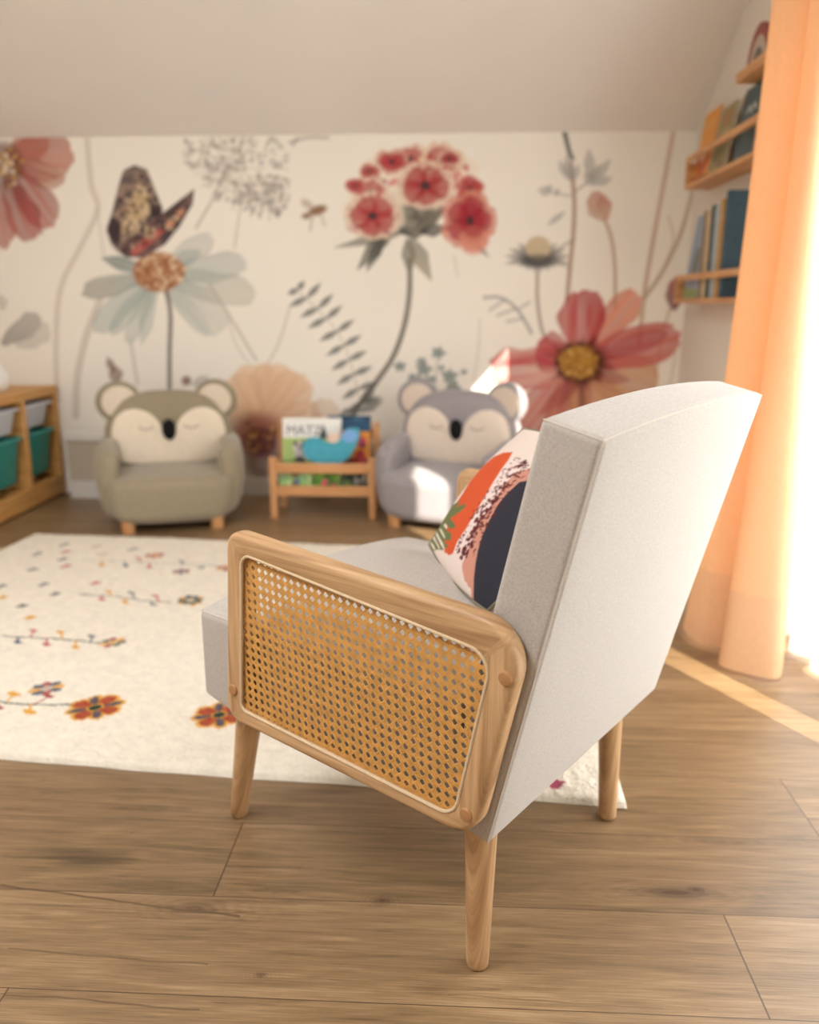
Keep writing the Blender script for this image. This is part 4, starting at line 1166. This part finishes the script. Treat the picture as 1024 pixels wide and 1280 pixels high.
# ------------------------------------------------------------------ book rack and its books
def text_mesh(name, s_, size, m, parent, M, ext=.0006):
    cu = bpy.data.curves.new(name, 'FONT'); cu.body = s_; cu.size = size; cu.extrude = ext; cu.align_x = 'CENTER'
    o = bpy.data.objects.new(name, cu); COL.objects.link(o)
    dg = bpy.context.evaluated_depsgraph_get()
    me = bpy.data.meshes.new_from_object(o.evaluated_get(dg)); me.name = name
    bpy.data.objects.remove(o, do_unlink=True)
    me.materials.clear(); me.materials.append(m)
    t = bpy.data.objects.new(name, me); COL.objects.link(t); t.parent = parent; t.matrix_local = M
    return t
COVER = painted('printed_cover', .45, .4)
PAPER = plain('page_paper', (232, 224, 206), .9, .1)
def book(label, loc, rotM, w_, h_, t_, base, art=None, group=None, spine=None, name='book', cat='book'):
    """front cover faces local -Y, bottom edge at z=0, centred on x"""
    root = thing(name, label, cat, loc, 0, group)
    root.rotation_euler = rotM
    nu, nv = max(8, int(w_ / .004)), max(8, int(h_ / .004))
    uu = np.linspace(-w_ / 2, w_ / 2, nu); vv = np.linspace(0, h_, nv); U, V = np.meshgrid(uu, vv, indexing='ij'); U = U.ravel(); V = V.ravel()
    p = Paint(U, V, base, .003)
    if art: art(p, w_, h_)
    cv = MB(); c = .002
    cv.add([(a, -t_ / 2, b) for a, b in zip(U, V)], [tuple(int(i) for i in f) for f in grid_faces(nu, nv)])
    k0 = len(cv.v)
    cv.box((0, -t_ / 2 + c / 2 + .0002, h_ / 2), (w_, c, h_)); cv.box((0, t_ / 2 - c / 2, h_ / 2), (w_, c, h_)); cv.box((-w_ / 2 + c / 2, 0, h_ / 2), (c, t_, h_))
    col = np.vstack([p.c, np.tile(lin(spine or base), (len(cv.v) - k0, 1))])
    cv.build('cover', COVER, root, colors=col, smooth=False)
    MB().box((.001, 0, h_ / 2), (w_ - .007, t_ - 2 * c, h_ - .008)).build('pages', PAPER, root, smooth=False)
    return root

rack = thing('book_rack', 'low light wood book display rack between the two koala armchairs', 'book rack', (-.575, 3.72, 0))
def rk(name, b): return b.build(name, BIRCH, rack, smooth=False)
RX = .225
for sx in (-1, 1):
    rk('post', MB().box((sx * RX, -.105, .142), (.032, .032, .284), .005)); rk('post', MB().box((sx * RX, .12, .205), (.032, .032, .41), .005))
    rk('side_rail', MB().box((sx * RX, .0075, .13), (.022, .195, .04), .004)); rk('side_rail', MB().box((sx * RX, .0075, .235), (.022, .195, .03), .004))
rk('front_rail', MB().box((0, -.105, .234), (2 * RX - .030, .018, .046), .004)); rk('front_rail', MB().box((0, -.105, .130), (2 * RX - .030, .018, .046), .004))
rk('back_rail', MB().box((0, .12, .36), (2 * RX - .030, .018, .046), .004)); rk('back_rail', MB().box((0, .12, .20), (2 * RX - .030, .018, .046), .004))
rk('base_board', MB().box((0, -.048, .116), (2 * RX - .024, .092, .014), .002)); rk('shelf_board', MB().box((0, .055, .192), (2 * RX - .024, .10, .014), .002))

def art_panda(p, w, h):
    p.poly([(-w, -.01), (w, -.01), (w, h * .60), (-w, h * .62)], (176, 200, 122), 1)
    p.poly([(-w, -.01), (w, -.01), (w, h * .16), (.02, h * .12), (-.06, h * .2), (-w, h * .08)], (96, 150, 66), 1)
    p.poly([(w * .05, 0), (w * .5, 0), (w * .5, h * .5), (w * .1, h * .5)], (58, 70, 62), 1)
    p.blob(-.055, h * .42, .032, .030, (226, 220, 214), 1); p.blob(-.05, h * .28, .030, .030, (206, 196, 200), 1); p.blob(.0, h * .26, .028, .024, (216, 200, 190), 1)
    p.blob(-.075, h * .5, .010, .010, (70, 70, 70), 1); p.blob(-.040, h * .5, .010, .010, (70, 70, 70), 1); p.blob(-.056, h * .17, .026, .02, (64, 74, 60), 1)
    p.blob(-.062, h * .43, .006, .008, (60, 60, 60), 1); p.blob(-.046, h * .43, .006, .008, (60, 60, 60), 1)
    p.poly([(w * .12, h * .60), (w * .2, h * .88), (w * .28, h * .60)], (74, 84, 92), 1)
RK = Vector((-.575, 3.72, 0))
b1 = book('white and green picture book with animals, tallest at the rack\'s left', RK + Vector((-.070, .030, .203)), (R(-9), 0, 0), .275, .238, .014, (238, 236, 230), art_panda, 'picture books in the display rack')
text_mesh('cover_title', 'MATZ', .062, plain('title_ink', (96, 100, 112), .6), b1, Matrix.Translation((-.035, -.0074, .160)) @ Matrix.Rotation(R(90), 4, 'X'))
def art_orange(p, w, h):
    p.poly([(-w, h * .80), (w, h * .76), (w, 1), (-w, 1)], (34, 78, 112), 1)
    p.poly([(-w, -.01), (w, -.01), (w, h * .24), (-w, h * .20)], (150, 60, 50), 1)
    p.blob(w * .28, h * .55, .026, .024, (232, 104, 124), 1); p.blob(w * .34, h * .49, .012, .012, (110, 50, 96), 1); p.blob(-.04, h * .62, .03, .02, (244, 190, 90), 1)
    p.blob(.05, h * .25, .025, .03, (196, 60, 64), 1); p.blob(w * .05, h * .66, .04, .012, (250, 176, 60), 1)
book('orange picture book with blue top band, at the rack\'s right end', RK + Vector((.105, .052, .203)), (R(-9), 0, 0), .19, .225, .014, (232, 150, 52), art_orange, 'picture books in the display rack')
def art_navy(p, w, h):
    p.blob(0, h * .55, .05, .04, (120, 150, 170), 1); p.blob(.04, h * .9, .03, .02, (70, 110, 140), 1)
book('dark blue book standing behind the orange picture book', RK + Vector((.100, .082, .203)), (R(-7), 0, 0), .20, .242, .014, (36, 70, 98), art_navy, 'picture books in the display rack')
# shaped bath-time book: a whale-like silhouette
wb = thing('shaped_book', 'turquoise whale-shaped board book leaning on the rack\'s front rail', 'book', RK + Vector((.020, -.030, .240)), 0, 'picture books in the display rack')
wb.rotation_euler = (R(-10), 0, 0)
ol = [(-.120, .02), (-.10, -.012), (-.06, -.03), (0, -.036), (.05, -.032), (.085, -.014), (.105, .015), (.125, .05), (.14, .09), (.135, .125), (.105, .13), (.075, .12), (.06, .09), (.04, .075), (.015, .06), (-.02, .068), (-.05, .085), (-.09, .082), (-.115, .06)]
sm_ = []
for k in range(len(ol)):
    a, b, c_, d_ = [Vector(ol[(k + q) % len(ol)]) for q in (-1, 0, 1, 2)]
    for t in (0, .33, .66): sm_.append(.5 * ((2 * b) + (c_ - a) * t + (2 * a - 5 * b + 4 * c_ - d_) * t * t + (3 * b - a - 3 * c_ + d_) * t ** 3))
wm = MB(); wm.rings([[(q.x, -.009, q.y) for q in sm_], [(q.x, .009, q.y) for q in sm_]])
wm.v = [(a, b, c_ + .036) for a, b, c_ in wm.v]
wm.build('cover', plain('turquoise_print', (66, 158, 178), .5, .4, .22, 90), wb, smooth=False)
fm = MB()
fm.rings([[(.095 + .036 * math.cos(k * math.pi / 12), y_, .128 + .030 * math.sin(k * math.pi / 12)) for k in range(24)] for y_ in (-.0105, -.0088)])
fm.build('fin_patch', plain('sky_blue_print', (122, 172, 222), .5, .4), wb, smooth=False)
fm = MB()
fm.rings([[(.02 + .030 * math.cos(k * math.pi / 12), y_, .118 + .022 * math.sin(k * math.pi / 12)) for k in range(24)] for y_ in (.0092, -.0105)])
fm.build('face_patch', plain('cream_print', (226, 200, 180), .5, .4), wb, smooth=False)
# lower tier, seen between the two front rails
def art_low(cols, seed):
    def f(p, w, h):
        r_ = random.Random(seed)
        for k in range(26): p.blob(r_.uniform(-w / 2, w / 2), r_.uniform(0, h), r_.uniform(.008, .022), r_.uniform(.008, .02), r_.choice(cols), 1, wob=.15, seed=k)
    return f
for k, (x_, w_, base, cols, lab) in enumerate([(-.130, .15, (150, 190, 120), [(196, 216, 150), (90, 120, 150), (120, 90, 60), (170, 200, 130)], 'pale green picture book low in the rack, leftmost behind the rails'),
                                               (.012, .12, (86, 136, 50), [(226, 60, 110), (206, 50, 40), (60, 110, 40), (120, 160, 60)], 'leafy green picture book with red and pink dots low in the rack'),
                                               (.130, .10, (52, 60, 52), [(150, 146, 140), (40, 44, 40), (96, 120, 60)], 'dark picture book low in the rack beside the grey koala armchair')]):
    book(lab, RK + Vector((x_, -.075, .1235)), (R(-4), 0, 0), w_, .125, .012, base, art_low(cols, k), 'books on the rack\'s lower tier')

# ------------------------------------------------------------------ storage frame with bins
SX1, SX0 = -1.985, -2.43            # front face and back (against the left wall)
SY1 = 4.075
st = thing('toy_storage_unit', 'low pine storage frame with pull-out plastic bins along left edge', 'storage unit', ((SX0 + SX1) / 2, 3.575, 0))
def sf(name, c_, d_): return MB().box((c_[0] - (SX0 + SX1) / 2, c_[1] - 3.575, c_[2]), d_, .004).build(name, PINE, st, smooth=False)
SD = SX1 - SX0; cxs = (SX0 + SX1) / 2; SY0 = SY1 - .99
sf('top_board', (cxs, (SY0 + SY1) / 2, .535), (SD + .01, .99, .042))
sf('base_board', (cxs, (SY0 + SY1) / 2, .055), (SD, .99, .09))
PY = [SY0 + .017, SY0 + .017 + .3187, SY0 + .017 + .637, SY1 - .017]
for k, y in enumerate(PY):
    pn_ = sf('side_panel' if k in (0, 3) else 'divider', (cxs, y, .307), (SD - .002, .034, .414))
    for z in (.20, .305, .41):
        for sy in (-1, 1):
            if (k == 0 and sy < 0) or (k == 3 and sy > 0): continue
            MB().box((cxs - (SX0 + SX1) / 2, y - 3.575 + sy * .0205, z), (SD - .03, .007, .010), .001).build('bin_runner', PINE, pn_, smooth=False)
TEAL = plain('teal_plastic', (32, 140, 132), .38, .5); GREYP = plain('pale_grey_plastic', (206, 208, 214), .4, .5)
def bin_(label, y, ztop, hgt, m):
    root = thing('storage_bin', label, 'storage bin', (SX1 - .015, y, ztop - hgt), 0, 'bins in the pine storage frame')
    W, Dp, t = .262, .40, .004
    b = MB(); rg = []
    def rect(wd, x0, x1, z): 
        r_ = .02; pts = []
        for cx_, cy_, a0 in ((x1 - r_, wd / 2 - r_, 0), (x0 + r_, wd / 2 - r_, 90), (x0 + r_, -wd / 2 + r_, 180), (x1 - r_, -wd / 2 + r_, 270)):
            for k in range(5): pts.append((cx_ + r_ * math.cos(R(a0 + k * 22.5)), cy_ + r_ * math.sin(R(a0 + k * 22.5)), z))
        return pts
    b.rings([rect(W - .03, -Dp + .02, -.03, 0), rect(W - .006, -Dp + .004, -.008, hgt - .012), rect(W - .014, -Dp + .008, -.012, hgt - .012), rect(W - .038, -Dp + .024, -.034, .004)])
    b.build('tub', m, root, autos=50)
    l = MB()
    l.rings([rect(W - .008, -Dp + .003, -.007, hgt - .014), rect(W, -Dp, .014, hgt - .012), rect(W, -Dp, .014, hgt - .004), rect(W - .004, -Dp + .002, .010, hgt), rect(W - .016, -Dp + .009, -.010, hgt), rect(W - .016, -Dp + .009, -.010, hgt - .013)])
    l.build('rim', m, root, autos=50)
for k, (lab1, lab2) in enumerate([('pale grey shallow bin in the storage frame\'s top slot at photo\'s left edge', 'deep teal bin at photo\'s left edge, below a grey one'),
                                  ('pale grey shallow bin in the storage frame\'s top slot next to the mural wall', 'deep teal bin in the storage frame next to the mural wall')]):
    yc = (PY[1 + k] + PY[2 + k]) / 2
    bin_(lab1, yc, .487, .115, GREYP); bin_(lab2, yc, .352, .215, TEAL)
# white vase at the far left on the frame
vz = MB(); prof = [(.030, 0), (.046, .006), (.060, .03), (.064, .06), (.056, .09), (.040, .11), (.034, .122), (.036, .128), (.030, .128), (.028, .115)]
vz.rings([[(r_ * math.cos(2 * math.pi * k / 32), r_ * math.sin(2 * math.pi * k / 32), z) for k in range(32)] for r_, z in prof])
vo = vz.build('vase', plain('white_glaze', (238, 236, 230), .3, .5), loc=(-2.10, 3.72, .5565))
tag(vo, 'small white vase on the pine storage frame, cut off by photo\'s left edge', 'vase')
# narrow pale box between the storage frame and the koala chair
lc = thing('low_cabinet', 'narrow pale wall box with white lid behind the taupe koala armchair', 'cabinet', (-1.76, 4.02, 0))
BX = plain('pale_box_paint', (202, 188, 168), .7, .2)
MB().box((0, 0, .145), (.30, .11, .29), .004).build('body', BX, lc, smooth=False)
MB().box((0, -.006, .312), (.32, .124, .044), .008).build('lid', WHITE, lc, smooth=False)
MB().box((0, -.058, .045), (.30, .010, .09), .002).build('plinth', WHITE, lc, smooth=False)

# ------------------------------------------------------------------ wall shelves with books
def wall_shelf(label, z0, y0, y1, dep=.11, rail_h=.10):
    s_ = thing('wall_shelf', label, 'wall shelf', (XR - dep / 2, (y0 + y1) / 2, z0), 0, 'picture ledges on the right wall')
    L_ = y1 - y0
    MB().box((0, 0, .009), (dep, L_, .018), .002).build('base_board', BIRCH, s_, smooth=False)
    MB().box((dep / 2 - .006, 0, .07), (.010, L_ - .03, .10), .002).build('back_board', BIRCH, s_, smooth=False)
    for sy in (-1, 1): MB().box((0, sy * (L_ / 2 - .0075), .062), (dep - .002, .015, .088), .002).build('end_board', BIRCH, s_, smooth=False)
    MB().box((-dep / 2 + .006, 0, rail_h), (.012, L_, .026), .002).build('front_rail', BIRCH, s_, smooth=False)
    return s_
wall_shelf('wooden picture ledge on the right wall, upper, holding an orange book', 1.425, 2.98, 3.83, rail_h=.118)
wall_shelf('wooden picture ledge on the right wall, lower, holding a pale blue book', .955, 2.98, 3.86, rail_h=.105)
RZW = R(-90)
def wbook(label, y, z, w_, h_, t_, base, art, lean=8, grp='books on the upper ledge', x=XR - .078):
    r_ = book(label, (x, y, z), (0, 0, 0), w_, h_, t_, base, art, grp)
    r_.rotation_euler = (Matrix.Rotation(R(-90), 3, 'Z') @ Matrix.Rotation(R(-lean), 3, 'X')).to_euler()
    return r_
def art_fox(p, w, h):
    p.blob(0, h * .30, w * .4, h * .22, (196, 96, 50), 1); p.blob(-.02, h * .38, w * .18, h * .10, (232, 196, 160), 1); p.poly([(-w, 0), (w, 0), (w, h * .06), (-w, h * .1)], (150, 60, 40), 1); p.blob(.0, h * .8, w * .3, h * .06, (226, 170, 80), 1)
def art_bear(p, w, h):
    p.blob(0, h * .82, w * .32, h * .12, (160, 120, 76), 1); p.blob(-.02, h * .3, w * .35, h * .14, (120, 116, 76), 1); p.blob(.02, h * .55, w * .3, h * .1, (176, 160, 110), 1); p.blob(.03, h * .12, w * .2, h * .05, (120, 70, 70), 1)
def art_star(p, w, h):
    p.stroke([(-w * .25, h * .66), (-w * .1, h * .72), (0, h * .64), (w * .12, h * .72), (w * .25, h * .66)], .012, (190, 190, 180), .9); p.blob(0, h * .35, w * .25, h * .1, (90, 104, 104), 1)
wbook('orange picture book with a fox-red shape, first on the upper ledge', 3.705, 1.444, .215, .275, .012, (224, 150, 56), art_fox)
wbook('olive green picture book beside the orange one on the upper ledge', 3.485, 1.444, .18, .245, .012, (150, 136, 92), art_bear)
wbook('tan and brown picture book on the upper ledge, left of the dark teal one', 3.34, 1.444, .15, .262, .010, (176, 146, 92), art_bear, 6, x=XR - .045)
wbook('dark teal picture book nearest the orange curtain on the upper ledge', 3.20, 1.444, .20, .253, .014, (62, 84, 88), art_star, 8)
def art_tree(p, w, h):
    p.blob(0, h * .42, w * .22, h * .20, (110, 116, 108), 1); p.stroke([(0, h * .12), (0, h * .5)], .014, (120, 104, 88), 1); p.stroke([(-w * .3, h * .82), (0, h * .86), (w * .3, h * .82)], .016, (140, 160, 180), 1); p.poly([(-w, 0), (w, 0), (w, h * .1), (-w, h * .14)], (140, 156, 100), 1)
wbook('pale blue picture book with a dark tree shape on the lower ledge', 3.715, .974, .21, .345, .012, (140, 158, 182), art_tree, 7, 'books on the lower ledge')
def art_lowg(p, w, h): p.poly([(-w, 0), (w, 0), (w, h * .34), (-w, h * .32)], (150, 140, 90), 1)
for k, (y, t_, h_, base, lab) in enumerate([(3.545, .022, .34, (150, 124, 100), 'brown spine of a slim book beside the pale blue one on the lower ledge'), (3.495, .036, .345, (206, 184, 150), 'cream thick book edge-on in the lower ledge\'s row'),
                                            (3.435, .030, .35, (78, 86, 84), 'dark slate book standing edge-on in the lower ledge\'s row'), (3.385, .032, .35, (176, 190, 196), 'silver blue book standing edge-on in the lower ledge\'s row'),
                                            (3.33, .030, .36, (204, 160, 100), 'ochre book standing edge-on in the lower ledge\'s row'), (3.265, .036, .38, (64, 90, 106), 'deep blue book edge-on nearest the curtain on the lower ledge')]):
    bk = thing('book', lab, 'book', (XR - .058, y, .974), 0, 'books on the lower ledge')
    cv = MB()
    cv.box((-.034, 0, h_ / 2), (.004, t_, h_), .001); cv.box((.004, -t_ / 2 + .0015, h_ / 2), (.076, .003, h_)); cv.box((.004, t_ / 2 - .0015, h_ / 2), (.076, .003, h_))
    cv.build('cover', plain('cover_cloth', base, .6, .3, .12, 40), bk, smooth=False)
    MB().box((.004, 0, h_ / 2), (.070, t_ - .006, h_ - .008)).build('pages', PAPER, bk, smooth=False)
# small upper ledge with a rainbow arch
sl = thing('small_wall_shelf', 'small wooden ledge high on the right wall beneath the red arch ornament', 'wall shelf', (XR - .055, 3.09, 1.705))
MB().box((0, 0, .008), (.108, .32, .016), .002).build('base_board', BIRCH, sl, smooth=False)
MB().box((-.05, 0, .022), (.010, .32, .020), .002).build('front_lip', BIRCH, sl, smooth=False)
rb = thing('arch_ornament', 'dark red arched rainbow ornament on the small ledge by the curtain', 'ornament', (XR - .055, 3.16, 1.7225))
def arch(name, r0, r1, col):
    a = MB(); rg = []
    for k in range(25):
        t = math.pi * k / 24; c_, s_ = math.cos(t), math.sin(t)
        rg.append([(-.015, r1 * c_, r1 * s_ * 1.35), (.015, r1 * c_, r1 * s_ * 1.35), (.015, r0 * c_, r0 * s_ * 1.35), (-.015, r0 * c_, r0 * s_ * 1.35)])
    a.rings(rg); a.build(name, plain(name + '_paint', col, .6), rb, smooth=False)
arch('outer_arch', .085, .112, (150, 74, 66)); arch('middle_arch', .058, .084, (190, 172, 156)); arch('inner_arch', .030, .057, (110, 104, 98))

# ------------------------------------------------------------------ curtains
def cloth_mat(name, col, trans, tcol=None):
    m, nt, p = new_mat(name)
    L = nt.links.new
    nt.nodes.remove(p)
    d = nt.nodes.new('ShaderNodeBsdfDiffuse'); t = nt.nodes.new('ShaderNodeBsdfTranslucent'); mx = nt.nodes.new('ShaderNodeMixShader')
    d.inputs['Color'].default_value = rgba(col); mx.inputs[0].default_value = trans
    tc = nt.nodes.new('ShaderNodeTexCoord'); mp = nt.nodes.new('ShaderNodeMapping'); mp.inputs['Scale'].default_value = (400, 400, 25)
    n = nt.nodes.new('ShaderNodeTexNoise'); n.inputs['Scale'].default_value = 1; n.inputs['Detail'].default_value = 3
    L(tc.outputs['Object'], mp.inputs['Vector']); L(mp.outputs['Vector'], n.inputs['Vector'])
    mc = nt.nodes.new('ShaderNodeMixRGB'); mc.inputs['Color1'].default_value = rgba([x * .93 for x in col]); mc.inputs['Color2'].default_value = rgba([min(255, x * 1.05) for x in col])
    L(n.outputs['Fac'], mc.inputs['Fac']); L(mc.outputs['Color'], d.inputs['Color']); t.inputs['Color'].default_value = rgba(tcol or col)
    L(d.outputs[0], mx.inputs[1]); L(t.outputs[0], mx.inputs[2]); L(mx.outputs[0], nt.nodes['Material Output'].inputs['Surface'])
    return m
ORG = cloth_mat('orange_linen', (230, 196, 158), .15, (255, 152, 54))
ORGH = cloth_mat('orange_linen_hem', (224, 188, 152), .10, (248, 150, 70))
SHEER = cloth_mat('white_voile', (250, 250, 248), .60)
def smooth_path(P, n):
    P = [Vector(p) for p in P]; P = [2 * P[0] - P[1]] + P + [2 * P[-1] - P[-2]]; out = []
    for k in range(1, len(P) - 2):
        a, b, c_, d_ = P[k - 1:k + 3]
        for i in range(n):
            t = i / n; out.append(.5 * ((2 * b) + (c_ - a) * t + (2 * a - 5 * b + 4 * c_ - d_) * t * t + (3 * b - a - 3 * c_ + d_) * t ** 3))
    out.append(P[-2]); return out
def drape(top, bot, z0, z1, nz=60, n=8):
    a, b = smooth_path(top, n), smooth_path(bot, n)
    rows = []
    for k in range(nz + 1):
        t = k / nz; s_ = t ** 2.6
        sway = .012 * math.sin(t * 5.0) * t
        rows.append([(p.x * (1 - s_) + q.x * s_ + sway * math.sin(i * .21), p.y * (1 - s_) + q.y * s_ + sway * math.cos(i * .13), z0 + (z1 - z0) * t) for i, (p, q) in enumerate(zip(a, b))])
    return rows
# plan of the folds, from the room side edge round to the window side: two deep folds
TOP = [(.96, 2.40), (.91, 2.455), (.85, 2.455), (.812, 2.395), (.822, 2.33), (.858, 2.29), (.915, 2.285), (.868, 2.265), (.832, 2.22), (.834, 2.165), (.866, 2.145), (.91, 2.18)]
BOT = [(.95, 2.46), (.86, 2.47), (.75, 2.43), (.690, 2.325), (.715, 2.235), (.775, 2.205), (.845, 2.205), (.765, 2.170), (.738, 2.080), (.780, 2.02), (.832, 1.992), (.880, 2.06)]
HZ_ = .215
rows = drape(TOP, BOT, 2.49, .012)
cut = int(round((2.49 - HZ_) / (2.49 - .012) * 60))
def sheet(rows, name, m, parent=None):
    s_ = MB(); s_.rings(rows, closed=False, cap=False); return s_.build(name, m, parent, autos=180)
cur = sheet(rows[:cut + 1], 'curtain', ORG)
tag(cur, 'orange linen curtain hanging to the floor in deep folds', 'curtain')
sheet(rows[cut:], 'hem', ORGH, cur)
def wavy(y0, y1, x, amp, n, ph):
    return [(x + amp * math.sin(ph + k * 2.3) + .3 * amp * math.sin(k * 5.1), y0 + (y1 - y0) * k / n) for k in range(n + 1)]
r1 = sheet(drape(wavy(2.42, 1.66, .985, .018, 16, .3), wavy(2.42, 1.645, .975, .02, 16, .3), 2.49, .012), 'sheer_curtain', SHEER)
tag(r1, 'white sheer curtain behind the orange curtain at right edge, reaching the floor', 'curtain', 'white sheer curtains')
r2 = sheet(drape(wavy(1.47, -.15, .955, .02, 30, 1.1), wavy(1.465, -.15, .950, .024, 30, 1.1), 2.49, .02), 'sheer_curtain', SHEER)  # unseen panel, added to keep direct sun off the armchair and floor
tag(r2, 'white sheer curtain panel nearer the camera, beyond the photo\'s right border', 'curtain', 'white sheer curtains')
